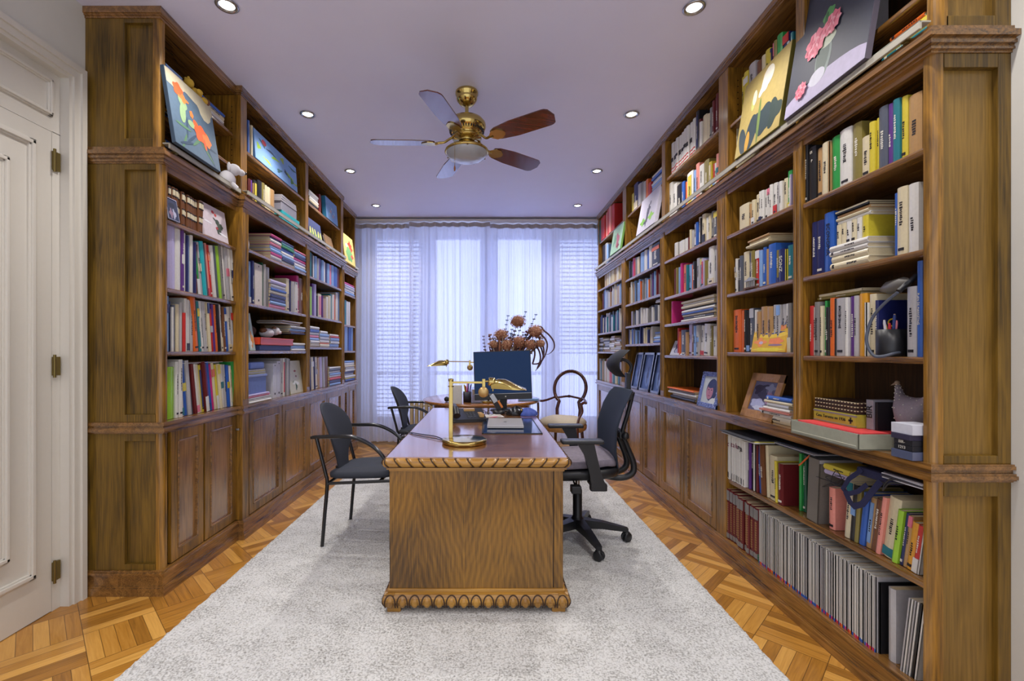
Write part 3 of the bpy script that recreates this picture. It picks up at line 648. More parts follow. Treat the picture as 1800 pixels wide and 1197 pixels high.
row('ru4l', 1, 1.53, 2.299, '1156 go 1159 362 li2 1162 358', 'loft ledge, fourth right bay', depth=.12)
row('ru5', 1, 1.46, 2.655, '1049 dg 1052 392 dg 1056 389 rd 1059 384 rd 1063 380 sa 1066 374 rd 1070 368 sa 1074 363 rd 1079 360', 'loft shelf, farthest right bay', depth=.16)
row('ru5l', 1, 1.48, 2.299, '1056 bk 1062 432 lg 1066 428 lb 1069 430', 'loft ledge, farthest right bay', depth=.15)
# open lower shelves on the right
XL = 1.447
row('rla', 1, XL, .489, '1277 wh 1279.5 765 wh 1282.4 765 wh 1285.3 766 wh 1288.2 766 wh 1291 767 wh 1294 768 wh 1297 769 wh 1300 770 wh 1303 772 wh 1306 774 wh 1309.5 776', 'upper open cabinet shelf', kind='annual_volume', depth=.2)
row('rlb', 1, 1.46, .489, '1312 bk 1316 779 pu 1319 779 bk 1323 780 wh 1325 781 bk 1328 782 dr 1331 783 bl/-4 1336 785 br/-4 1344 784 cr/-3 1349 784 cr 1362 801 ye/-2 1366 811 dr 1376 815', 'upper open cabinet shelf', depth=.18)
row('rlb2', 1, 1.50, .489, '1404 gr 1408 797 dg 1413 800', 'upper open cabinet shelf', depth=.14)
row('rlc', 1, 1.47, .489, '1452 sa 1463 857', 'upper open cabinet shelf', depth=.18)
row('rld', 1, 1.47, .489, '1481 cr/5 1491 845 bk/5 1499 850 ol/5 1506 856 bl/7 1516 864 tn/7 1526 872 br/8 1537 874 sa/8 1545 870 cr/8 1566 872 li/8 1576 893 nv/8 1582 898 tn/8 1589 903 go/8 1601 915 rd/8 1611 920 wh/8 1614 925', 'upper open cabinet shelf', depth=.17)
stack('rls', 1, 1.46, 1.98, 1.84, .72, 'li2:22 ye:24', 'upper open cabinet shelf, on top', depth=.15)
row('rle', 1, XL, .1215, '1277 dr 1282 859 dr 1286.5 863 dr 1291 867 dr 1296 869 dr 1301 874 dr 1306 877 dr 1311.5 881 dr 1317 884 dr 1323 888 dr 1331 893', 'bottom open cabinet shelf', kind='encyclopedia_volume', depth=.2)
# magazines in black files
yy = Yof(1, XL, 1334); R = random.Random(8); g = 0
gaps = [1346, 1362, 1378, 1398, 1420, 1441, 1465, 1489, 1519]
for i, px in enumerate(gaps + [1541]):
    y1 = Yof(1, XL, px); n = 8; y = yy
    for k in range(n):
        t = (yy - .008 - y1) / n
        add_book(1, XL + R.uniform(0, .004), y - t / 2, .1215, t * .9, .285 + R.uniform(-.004, .004), .2, R.choice(['lg', 'wh', 'wh', 'wh']), 'files', key='mag%d_%d' % (i, k), kind='magazine'); y -= t
    BOOKS[-1]['divider'] = None
    add_book(1, XL + .012, y1 + .004, .1215, .006, .27, .19, 'bk', 'files', key='div%d' % i, kind='magazine_file'); yy = y1
add_book(1, XL + .02, Yof(1, XL, 1556), .1215, .03, .27, .18, 'lg', 'last', key='mgx0', kind='magazine')
for i, (px, c) in enumerate(((1578, 'lg'), (1582, 'wh'), (1586, 'lg'), (1590, 'wh'), (1594, 'bk'), (1598, 'wh'))):
    add_book(1, XL + .01 + .002 * i, Yof(1, XL, px), .1215, .008, .28, .18, c, 'leaning', rx=math.radians(7), key='mgl%d' % i, kind='magazine')
# ---- left side
XA, XB, XC = 1.685, 1.645, 1.70
row('la1', -1, XA, 1.945, '297 br 302.5 327 br 308 330 br 313.5 333 br 319 335 br 324.5 338 br 329.5 341 br 334.5 343 br 339.5 346 br 344.5 349 br 349.5 351 br 354 353 br 358.5 355', 'shelf under the cornice', kind='encyclopedia_volume', hmin=.19, hmax=.20)
row('la2', -1, XA, 1.585, '296.5 li2 310 394 wh 320 400 pu 324.5 405 wh 328.5 410 nv 332 414 lb 335.5 415 wh 341 414 nv 347 426 dr 350 430 gr/-8 355 429 lg/-8 361 429 tq/-8 367 428 sl/-8 370 432 sa/-8 374 431 rd/-8 378 434 wh/-8 383 435 sl/-8 387 436 li/-8 393 436 gy/-8 397 434 wh/-8 402 433 lg/-8 407 435 wh/-8 412 438 wh/-8 417 442', pl('A', T2), depth=.21)
row('la3', -1, XA, 1.250, '296.5 lb 300.5 521 nv 302.5 530 wh 306 540 sl 312.5 536 cr 319 535 lg 323 532 rd 327 550 wh 332 525 wh 337 527 lg 343.5 529 or/-6 352 523 te/-6 355.5 531 wh/-6 360 531 lg/-6 364.5 532 wh/-6 369 532 cr/-6 373 533 rd/-6 377 544 pu/-6 381 536 or/-6 385 537 bk/-6 391 536 wh/-6 395 537 br/-6 399 541 bl/-6 404 543 wh/-6 410 541 lg/-6 413.5 540 nv 417.5 538', pl('A', T3), depth=.21)
row('la4', -1, XA, .888, '296 li 310 645 wh 315 636 wh 322 632 cr/-4 328 640 bl/-6 334 635 lg/-6 340 634 sl/-8 344 636 dr/-8 348 640 wh/-8 353 640 cr/-8 358 641 ye/-8 363 642 dr/-8 368 636 pu/-8 373 640 bl/-8 377 636 mg/-8 380 640 cr/-8 385 638 ye/-8 389 641 cr/-8 393 640 wh/-6 398 641 lg/-6 402 641 bl/-6 406 642 wh/-6 410 643 gr/-6 416.5 636', pl('A', CT), depth=.22)
def lstack(key, p0, p1, z, items, place, X=XB, depth=.2, jit=.008): return stack(key, -1, X - .02, Yof(-1, X - .02, p0), Yof(-1, X - .02, p1), z, items, place, depth, jit)
lstack('lb1a', 477, 496, 1.956, 'lg:30 mg:26 lb:26 lb:24 pk:24 wh:22 nv:20 mg:20', pl('B', T1) + ', first pile')
lstack('lb1b', 497, 518, 1.956, 'wh:26 nv:24 lb:22 wh:28 bl:30 gr:16 te:22 nv:20', pl('B', T1) + ', middle pile')
lstack('lb1c', 519, 539, 1.956, 'lb:26 wh:28 li2:24 mg:22 nv:28 lb:24 pk:16', pl('B', T1) + ', last pile')
row('lb2', -1, XB, 1.585, '439 lb 443 460 nv 447 459', pl('B', T2), depth=.2)
row('lb2b', -1, XB, 1.585, '463.5 dg 465.5 462 lg 468 465 gy 475 470', pl('B', T2), depth=.2)
zt = lstack('lb2s', 477, 504, 1.585, 'pk:30 lb:22 nv:30 nv:28 cr:24 bl:20 lg:34:20 li2:28', pl('B', T2) + ', pile')
row('lb2c', -1, XB, 1.585, '506 cr 511.5 490 nv 514 493 lg 517.5 495', pl('B', T2), depth=.2)
row('lb2d', -1, XB, 1.585, '524 mg 528 485 br 536 490', pl('B', T2), depth=.2)
lstack('lb3', 514, 538, 1.257, 'wh:18 lb:30 wh:20', pl('B', T3) + ', low pile')
lstack('lb3b', 512, 538, 1.40, 'nv:12 br:14 lb:18 gy:14 wh:10', pl('B', T3) + ', high pile', depth=.22, jit=.02)
lstack('lb4', 439, 478, .888, 'wh:14 wh:12:10 lg:12 pk:14 li2:10:20', pl('B', CT) + ', beneath the box', depth=.26, jit=.015)
row('lb4r', -1, XB, .888, '494.5 lg 498.5 630 wh 501.5 630 gy 504.5 629 lg 508 630 gy 511 631', pl('B', CT), depth=.24)
row('lc1', -1, XB, 1.950, '546 te 549 444 bk 552 447 wh 554.5 450 lb 558 451 lg 561 455 pu 566 455 lb 570 458 wh 573 461 nv 576 463 lb 580 464 pk 584 466 lb 588 467 bl 594 470 dr 598 473 rd 601 476', pl('C', T1), depth=.2)
row('lc2', -1, XB, 1.590, '546.5 li 551 504 pu 555 499 li2 558.5 500 bk 561 520 cr 567 517 pu 569 520 tn 575 525 wh 578 522 cr 582 520 te 585 517 wh 588 518 or 592 519 wh 596 515 lb 600 514', pl('C', T2), depth=.2)
lstack('lc3a', 546, 562, 1.296, 'cr:34 wh:26 lb:24 pk:26 lg:26 bl:30 wh:26', pl('C', T3) + ', first pile')
lstack('lc3b', 564, 580, 1.296, 'cr:30 or:12 wh:26 lg:34 lb:30 wh:30:60', pl('C', T3) + ', middle pile')
lstack('lc3c', 582, 597, 1.296, 'lb:36 wh:30 lb:34 rd:14 wh:26', pl('C', T3) + ', last pile')
row('lc4', -1, XB, .888, '546 nv/-4 549 630 cr/-4 553.5 628 nv/-4 556 628 cr/-4 561 628 tn/-4 565 629 li2/-4 569 628 lg/-4 572 628 br/-2 578 627', pl('C', CT), depth=.24)
lstack('lc4s', 581, 600, .888, 'lb:26 nv:34 rd:26 wh:24 lb:22 wh:24 sl:22 wh:20', pl('C', CT) + ', pile')
XCC = 1.70
lstack('ld1', 607, 624, 1.948, 'lb:30 wh:28 lg:30 li2:26 mg:24', pl('D', T1) + ', pile', X=XCC)
row('ld2', -1, XCC, 1.573, '607 te 610 528 wh 613 530 wh 616 531', pl('D', T2), depth=.2)
row('ld3', -1, XCC, 1.26, '607 lb 612 574 nv 614 574 bl 618 574 lb 621 574', pl('D', T3), depth=.2)
lstack('ld4', 607, 625, .888, 'bl:28 ye:16 wh:26 lg:24:60 nv:26 wh:26 lg:26:40 cr:24 wh:28 lb:26', pl('D', CT) + ', tall pile', X=XCC, jit=.03)
# upper left
XU = 1.69
stack('lu1', -1, 1.69, Yof(-1, 1.69, 293), Yof(-1, 1.69, 322), 2.706, 'cr:14 rd:12 lb:16 li2:16 lb:18', 'top loft shelf, nearest left bay', depth=.18)
stack('lu1b', -1, 1.69, Yof(-1, 1.69, 350), Yof(-1, 1.69, 396), 2.706, 'lg:18 wh:18 cr:26 bl:18', 'top loft shelf, nearest left bay, behind the teddy', depth=.18)
stack('lu1c', -1, 1.70, Yof(-1, 1.70, 292.5), Yof(-1, 1.70, 318), 2.491, 'bl:20 bk:14 wh:12:20 go:10', 'lower loft shelf, nearest left bay', depth=.18)
stack('lu1d', -1, 1.70, Yof(-1, 1.70, 292.5), Yof(-1, 1.70, 312), 2.299, 'cr:24 bk:22 lg:16 bl:20', 'loft ledge, nearest left bay', depth=.18)
row('lu2', -1, 1.66, 2.63, '437 bl 440 212 sl 442 214 cr 444.5 221', 'loft shelf, second left bay', depth=.15)
row('lu2l', -1, 1.66, 2.299, '438 dr 440.5 314 dr 443 315 pu 447 317 tn 449 322 bk 455 318 bk 463 318 ol 468 322 cr 471 326 cr 477 330 tn 484 334', 'loft ledge, second left bay', depth=.16)
stack('lu3', -1, 1.66, Yof(-1, 1.66, 545), Yof(-1, 1.66, 561), 2.63, 'cr:24 bk:20 cr:24 wh:28 lg:30 wh:26', 'loft shelf, third left bay', depth=.16)
row('lu3b', -1, 1.66, 2.63, '561.5 dr 564 342 dr 567 345', 'loft shelf, third left bay', depth=.15)

def build_cover(b_, mb=None, M=None, mi=0):
    """spine towards local -x at x=0, boards running to x=d"""
    t, h, d = b_['t'], b_['h'], b_['d']; q = mb or MB(); k = min(.0025, t * .16); r = min(t * .28, .006)
    if t > .009:
        n = 5; poly = [(-r * math.cos(math.pi * (i / (n - 1) - .5)) + r, (i / (n - 1) - .5) * t) for i in range(n)]
        outer = poly; inner = [(x + k * 1.2, y * (1 - 2 * k / t)) for x, y in poly][::-1]
        q.prism(outer + [(d, t / 2), (d, t / 2 - k)] + inner + [(d, -t / 2 + k), (d, -t / 2)], 0, h, 'z', M=M, m=mi)
    else:
        q.box(0, .004, -t / 2, t / 2, 0, h, M=M, m=mi).box(0, d, -t / 2, -t / 2 + k, 0, h, M=M, m=mi).box(0, d, t / 2 - k, t / 2, 0, h, M=M, m=mi)
    return q
def place_of(b_):
    sg = b_['sg']; rz = 0 if sg > 0 else math.pi; X = sg * b_['X']
    if b_['lying']:
        return (X, b_['y'] + sg * b_['h'] / 2, b_['z'] + b_['t'] / 2), (math.pi / 2, 0, rz)
    # rotate about the lower corner so that a leaning book still stands on its shelf
    rx = b_['rx']; dz = abs(math.sin(rx)) * b_['t'] / 2
    return (X, b_['y'], b_['z'] + dz + .0005), (rx, b_['ry'], rz)
def area(b_):
    a = b_['t'] * b_['h'] / b_['y'] ** 2
    if not b_['lying']: a += b_['d'] * .02 / b_['y'] ** 2
    return a * b_['X'] / b_['y']
PAGEK = {'book', 'annual_volume', 'encyclopedia_volume'}
bk = sorted([b_ for b_ in BOOKS if b_['kind'] == 'book'], key=area, reverse=True)
keep = set(id(x) for x in bk[:300])
made = []
for b_ in BOOKS:
    if b_['kind'] == 'book' and id(b_) not in keep: continue
    loc, rot = place_of(b_); cm = BM(b_['c'])
    nm = b_['kind']
    R = random.Random(b_['key']); o = build_cover(b_).build(nm, cm, None, (0, 0, 0)); o.location = loc; o.rotation_euler = rot
    t, h, d = b_['t'], b_['h'], b_['d']; k = min(.0025, t * .16)
    if nm != 'magazine_file' and t > .004:
        e = .0025 if R.random() < .5 and nm != 'magazine' else .0006
        MB().box(min(.006, d * .2), d - e, -t / 2 + k, t / 2 - k, e, h - e).build('pages', PAPER, o)
    big = b_['t'] * F / b_['y'] > 5.2
    if nm == 'book' and t > .009 and b_['key'][:3] not in ('r11', 'r12', 'r13', 'rlb', 'rlc') and R.random() < .38:
        c2 = R.choice(['wh', 'lg', 'bk', 'rd', 'cr', 'nv', 'ye', 'lb', 'or', 'te', 'pk', 'wh']); f0, f1 = R.choice([(.02, .16), (.70, .86), (.0, .30), (.78, .99), (.45, .60), (.10, .90)])
        if c2 != b_['c']: MB().box(-.0003, .0032, -t * (.47 if f1 - f0 < .5 else .28), t * (.47 if f1 - f0 < .5 else .28), h * f0 + .0003, h * f1).build('spine_band', BM(c2), o)
    if nm == 'book' and big and R.random() < (.85 if b_['sg'] > 0 else .4):
        ink = (INKD if b_['c'] in LIGHTC else INKW); w = t * .5; q = MB(); z = h * R.uniform(.28, .5); L_ = h * R.uniform(.2, .42)
        # rows of tiny unreadable strokes, as spine titles look from here
        zz_ = z
        while zz_ < z + L_:
            s_ = R.uniform(.003, .007)
            q.box(-.0004, .0035, -w / 2 * R.uniform(.3, .6), w / 2 * R.uniform(.3, .6), zz_, zz_ + s_); zz_ += s_ + R.uniform(.0015, .004)
        if R.random() < .5: q.box(-.0004, .004, -w * .55, w * .55, h * .06, h * .06 + .010)
        q.build('spine_title', ink, o)
    if nm == 'encyclopedia_volume':
        q = MB()
        if b_['sg'] < 0:
            for f0, f1 in ((.02, .05), (.30, .33), (.48, .51), (.73, .76), (.93, .96)): q.box(-.0006, .004, -t * .4, t * .4, h * f0, h * f1)
            q.build('dark_band', INKD, o)
            MB().box(-.0008, .004, -t * .36, t * .36, h * .77, h * .92).build('cream_label', BM('cr'), o); MB().box(-.0008, .004, -t * .36, t * .36, h * .34, h * .47).build('cream_label', BM('cr'), o)
        else:
            q.box(-.0008, .004, -t * .42, t * .42, h * .78, h * .97).box(-.0008, .004, -t * .42, t * .42, h * .05, h * .14); q.build('grey_label', BM('gy'), o)
            q = MB(); z = h * .2
            while z < h * .74: q.box(-.0009, .004, -t * .2, t * .2, z, z + .008); z += .013
            q.build('gilt_title', plain('worn_gilt', rgb(150, 110, 70), .6), o)
    if nm == 'annual_volume' and b_['key'].startswith('ru3'):
        i = int(b_['key'][3:]); MB().box(-.0008, .004, -t * .38, t * .38, h * .07, h * .10).box(-.0008, .004, -t * .38, t * .38, h * .17, h * .20).build('red_mark', BM('rd'), o)
        if i < 8: MB().box(-.0008, .004, -t * .3, t * .38, h * (.40 + .02 * (i % 3)), h * (.52 + .03 * (i % 2))).build('black_print', INKD, o)
    if nm == 'annual_volume' and b_['key'].startswith('rla'):
        MB().box(-.0008, .003, -t * .1, t * .1, h * .03, h * .16).build('dark_print', INKD, o)
    if nm == 'magazine' and t > .003 and b_['place'] == 'files':
        MB().box(-.0008, .003, -t * .5, t * .5, .006, .018).build('colour_tab', BM(R.choice(['rd', 'bl', 'rd', 'or', 'bl', 'mg'])), o)
    b_['o'] = o; made.append(b_)
# everything smaller than the three hundred largest books: one object
small = [b_ for b_ in bk if id(b_) not in keep]
codes = sorted(set(b_['c'] for b_ in small)); mb = MB()
for b_ in small:
    loc, rot = place_of(b_); M = Matrix.Translation(loc) @ Euler(rot).to_matrix().to_4x4()
    build_cover(b_, mb, M, codes.index(b_['c'])); t, h, d = b_['t'], b_['h'], b_['d']; k = min(.0025, t * .16)
    mb.box(min(.006, d * .2), d - .002, -t / 2 + k, t / 2 - k, .002, h - .002, M=M, m=len(codes))
o = mb.build('books', [BM(c) for c in codes] + [PAPER], None, (0, 0, 0)); tag(o, 'small far books standing and lying on the shelves nearest the window', 'books', kind='stuff')
print('BOOKS', len(bk), 'others', len(BOOKS) - len(bk), 'rest', len(small))

# labels: a colour that is unique on its shelf needs nothing more, otherwise neighbours and then order help
ORD = ['first', 'second', 'third', 'fourth', 'fifth', 'sixth', 'seventh', 'eighth', 'ninth', 'tenth', 'eleventh', 'twelfth']
bypl = {}
for b_ in made:
    if b_['kind'] == 'book': bypl.setdefault(b_['place'], []).append(b_)
def sized(b_, L):
    ts = sorted(x['t'] for x in L)
    return 'thick ' if b_['t'] >= ts[-1] * .999 else ''
for plc, L in bypl.items():
    ly = L[0]['lying']
    L.sort(key=lambda x: x['z'] if ly else x['y'] * (1 if x['sg'] < 0 else -1))
    if ly: L.reverse()
    cw = [PAL[x['c']][0] for x in L]
    for i, b_ in enumerate(L):
        w = cw[i]; n = cw.count(w)
        if n == 1: lab = '%s book on the %s' % (w, plc)
        else:
            j = cw[:i].count(w)
            if ly: lab = '%s%s book on the %s' % ((ORD[j] + ' ' if j else 'topmost '), w, plc)
            else:
                from_ = 'left'
                j2 = j if b_['sg'] < 0 else j
                lab = '%s %s book from %s, %s' % (ORD[min(j2, 11)], w, from_, plc)
        b_['lab'] = lab
for b_ in made:
    if b_['kind'] == 'book':
        # right-hand shelves run from far to near, left-hand ones from near to far: both are left to right in the photograph
        tag(b_['o'], b_['lab'], 'book', 'books, ' + b_['place'])
def seq_label(sel, f, cat, grp):
    L = [b_ for b_ in made if sel(b_)]; L.sort(key=lambda x: x['y'], reverse=(L[0]['sg'] > 0))
    for i, b_ in enumerate(L): tag(b_['o'], f(i, len(L), b_), cat, grp)
def pos(i, n): return ORD[i] + ' from left' if i < n / 2 else (ORD[n - 1 - i] + ' from right' if i < n - 1 else 'last on right')
seq_label(lambda b_: b_['kind'] == 'encyclopedia_volume' and b_['sg'] < 0, lambda i, n, b_: 'brown leather encyclopedia volume with cream labels, %s under left cornice' % pos(i, n), 'encyclopedia volume', 'brown encyclopedia under the left cornice')
seq_label(lambda b_: b_['kind'] == 'encyclopedia_volume' and b_['sg'] > 0, lambda i, n, b_: 'maroon encyclopedia volume with grey label, %s on bottom open shelf' % pos(i, n), 'encyclopedia volume', 'maroon encyclopedia on the bottom open shelf')
seq_label(lambda b_: b_['kind'] == 'annual_volume' and b_['key'].startswith('ru3'), lambda i, n, b_: 'white volume with red marks on third right loft shelf, %s' % pos(i, n), 'book set volume', 'white set with red marks on the loft shelf')
seq_label(lambda b_: b_['kind'] == 'annual_volume' and b_['key'].startswith('rla'), lambda i, n, b_: 'white volume of the catalunya set on upper open shelf, %s' % pos(i, n), 'book set volume', 'white set on the upper open shelf')
seq_label(lambda b_: b_['kind'] == 'magazine' and b_['place'] == 'files', lambda i, n, b_: 'pale thin magazine filed upright in the %s bundle from the left, bottom open shelf' % ORD[min(i // 8, 11)], 'magazine', 'filed magazines')
for i in range(10):
    for b_ in made:
        if b_['key'].startswith('mag%d_' % i): b_['o']['group'] = 'magazines of the %s bundle on the bottom open shelf' % ORD[i]
seq_label(lambda b_: b_['kind'] == 'magazine' and b_['place'] != 'files', lambda i, n, b_: '%s magazine leaning at the near end of bottom open shelf, %s' % (PAL[b_['c']][0], pos(i, n)), 'magazine', 'leaning magazines at the near end')
seq_label(lambda b_: b_['kind'] == 'magazine_file', lambda i, n, b_: 'black upright file divider after the %s magazine bundle, bottom open shelf' % ORD[i], 'magazine file', 'black file dividers between the magazines')
BY = {b_['key']: b_ for b_ in made}
def spine_text(key, txt, size, mat, zf=.5, vertical=True):
    b_ = BY.get(key)
    if not b_: return
    # text plane faces local -x; reading downwards along the spine
    M = Matrix(((0, 0, -1), (0, -1, 0), (-1, 0, 0))) if vertical else Matrix(((0, 0, -1), (-1, 0, 0), (0, 1, 0)))
    R3 = M.transposed() if False else M
    # columns: text x, text y, text z in book space
    if vertical: cols = (Vector((0, 0, -1)), Vector((0, -1, 0)), Vector((-1, 0, 0)))
    else: cols = (Vector((0, -1, 0)), Vector((0, 0, 1)), Vector((-1, 0, 0)))
    m3 = Matrix((cols[0], cols[1], cols[2])).transposed()
    for ch in list(KIDS(b_['o'])):
        if ch.name.startswith('spine_title'): bpy.data.objects.remove(ch)
    lettering(txt, size, mat, b_['o'], (-.0012, 0, b_['h'] * zf), m3.to_euler())
spine_text('r111', 'ES', .016, INKW, .90, False); lettering('P', .016, INKW, BY['r111']['o'], (-.0012, -.004, BY['r111']['h'] * .74), Matrix((Vector((0, -1, 0)), Vector((0, 0, 1)), Vector((-1, 0, 0)))).transposed().to_euler())
spine_text('r122', 'ECONOMIA', .026, INKD, .55)
spine_text('r13b1', 'PLAN DE MARKETING', .011, INKW, .5)
for i, ch in enumerate('.catalunya'): spine_text('rla%d' % (i + 0), ch, .042, plain('plum_print', rgb(120, 30, 60), .5) if i < 7 else INKD, .80, False)
spine_text('r2213', 'SONZ', .030, INKW, .55)
spine_text('r312', 'M', .03, INKD, .5, False)
# ------------------------------------------------------------------ desk
DKW = plain('dark_carving_line', rgb(58, 34, 12), .5)  # dark brown for the lines drawn along the carved grooves and lobes
def desk():
    r = thing('executive_desk', 'long polished oak desk with carved edges in the middle of the rug', 'desk', (-.045, 3.1, .012), world=True)
    x0, x1, y0, y1, zt = -.488, .396, 2.14, 4.06, .75
    MB().box(x0 + .012, x1 - .012, y0 + .012, y1 - .012, .722, zt, c=.004).build('desk_top', WDT, r)
    # carved rope edge: overlapping slanted leaves along every side
    for (ax, a0, a1, fx, n, sgn) in (('x', x0 + .01, x1 - .01, y0 + .016, 15, -1), ('x', x0 + .01, x1 - .01, y1 - .016, 15, 1), ('y', y0 + .01, y1 - .01, x0 + .016, 32, -1), ('y', y0 + .01, y1 - .01, x1 - .016, 32, 1)):
        q = MB(); N = n * 10; rings = []
        for i in range(N + 1):
            f = (i % 10) / 10.0; s_ = a0 + (a1 - a0) * i / N; ring = []
            for j in range(12):
                t = 2 * math.pi * j / 12
                ph = (i / 10.0 + .22 * math.sin(t) * (1 if i < N / 2 else -1)) % 1.0
                rr = .023 * (1 - .30 * math.exp(-((min(ph, 1 - ph)) / .09) ** 2))
                u, v = math.cos(t) * rr, math.sin(t) * rr * .95
                ring.append((s_, fx + u, .724 + v) if ax == 'x' else (fx + u, s_, .724 + v))
            rings.append(ring)
        q.loft(rings)
        for i in range(n + 1):
            pts = []
            for tt in range(-5, 6):
                t = tt * .30; t_ = t + (math.pi if sgn < 0 else 0); s_ = a0 + (a1 - a0) * (i - .22 * math.sin(t) * (1 if i < n / 2 else -1) * 1.3) / n
                s_ = max(a0, min(a1, s_)); u, v = math.cos(t_) * .0225, math.sin(t) * .0215
                pts.append((s_, fx + u, .724 + v) if ax == 'x' else (fx + u, s_, .724 + v))
            q.tube(pts, .0028, 5, m=1)
        q.build('carved_edge', [WCV, DKW], r)
    m_ = MB()
    for z0, z1, p in ((.690, .700, .018), (.680, .690, .008)): m_.box(x0 + .02 - p + .012, x1 - .02 + p - .012, y0 + .02 - p + .012, y1 - .02 + p - .012, z0, z1, c=.003)
    m_.build('under_moulding', WCV, r)
    bx0, bx1, by0, by1 = -.462, .366, 2.17, 4.03
    k0, k1 = 2.60, 3.60      # kneehole on the swivel chair's side
    for ya_, yb_ in ((by0, k0), (k1, by1)):
        MB().box(bx0, .318, ya_, yb_, .115, .69, c=.002).build('pedestal', WDK, r)
        MB().box(.322, bx1, ya_ + .001, yb_, .115, .69, c=.003).build('corner_post', WDK, r)
        MB().box(.310, .324, ya_ + .006, yb_ - .006, .12, .688).build('groove', INKD, r)
    MB().box(bx0, bx0 + .30, k0, k1, .115, .69).build('desk_body', WDK, r)
    # base with gadroons
    zb, zt_ = .034, .118
    MB().box(bx0 - .008, bx1 + .008, by0 - .008, k0, zt_ - .014, zt_ + .004, c=.004).box(bx0 - .008, bx1 + .008, k1, by1 + .008, zt_ - .014, zt_ + .004, c=.004).box(bx0 - .008, bx0 + .3, k0 - .01, k1 + .01, zt_ - .014, zt_ + .004, c=.004).build('base_moulding', WCV, r)
    for (ax, a0, a1, fx, n, sg) in (('x', bx0 - .022, bx1 + .022, by0 - .004, 15, -1), ('x', bx0 - .022, bx1 + .022, by1 + .004, 15, 1), ('y', by0 - .022, by1 + .022, bx0 - .004, 31, -1), ('y', by0 - .022, k0, bx1 + .004, 7, 1), ('y', k1, by1 + .022, bx1 + .004, 7, 1)):
        q = MB(); rings = []; N = 24
        prof = [(0, zt_ - .012), (.014, zt_ - .018), (.024, zt_ - .032), (.026, zt_ - .048), (.020, zt_ - .062), (.010, zt_ - .072), (0, zt_ - .078), (-.03, zt_ - .078), (-.03, zt_ - .012)]
        for s_ in (a0, a1): rings.append([((s_, fx + sg * u, v) if ax == 'x' else (fx + sg * u, s_, v)) for u, v in prof])
        q.loft(rings, smooth=False)
        pv = [(-.040, 0.0), (-.034, .010), (-.026, .019), (-.016, .0245), (-.002, .0265), (.014, .0245), (.028, .0145), (.034, 0.0)]
        def bul(v):
            v = max(-.039, min(.033, v))
            for (v0, u0), (v1, u1) in zip(pv, pv[1:]):
                if v0 <= v <= v1: return u0 + (u1 - u0) * (v - v0) / (v1 - v0)
            return 0
        for i in range(n):
            c = a0 + (a1 - a0) * (i + .5) / n; w = (a1 - a0) / n * .5
            pts = [(-w * .80, -.034), (-w * .84, -.015), (-w * .80, .004), (-w * .5, .021), (0, .027), (w * .5, .021), (w * .80, .004), (w * .84, -.015), (w * .80, -.034)]
            P3 = [((c + u, fx + sg * (bul(v) + .001), zt_ - .046 + v) if ax == 'x' else (fx + sg * (bul(v) + .001), c + u, zt_ - .046 + v)) for u, v in pts]
            q.tube(P3, .0030, 6, m=1, smooth_path=3)
            cc = (c, fx + sg * .018, zt_ - .052) if ax == 'x' else (fx + sg * .018, c, zt_ - .052)
            q.ball(cc, (w * .64, .0135, .026) if ax == 'x' else (.0135, w * .64, .026), 12)
        q.build('gadrooned_base', [WCV, DKW], r)
    for x in (bx0 - .01, bx1 - .055):
        for y in (by0 - .01, by1 - .055): MB().box(x, x + .065, y, y + .065, .012, .046, c=.006).build('foot', WCV, r)
desk()

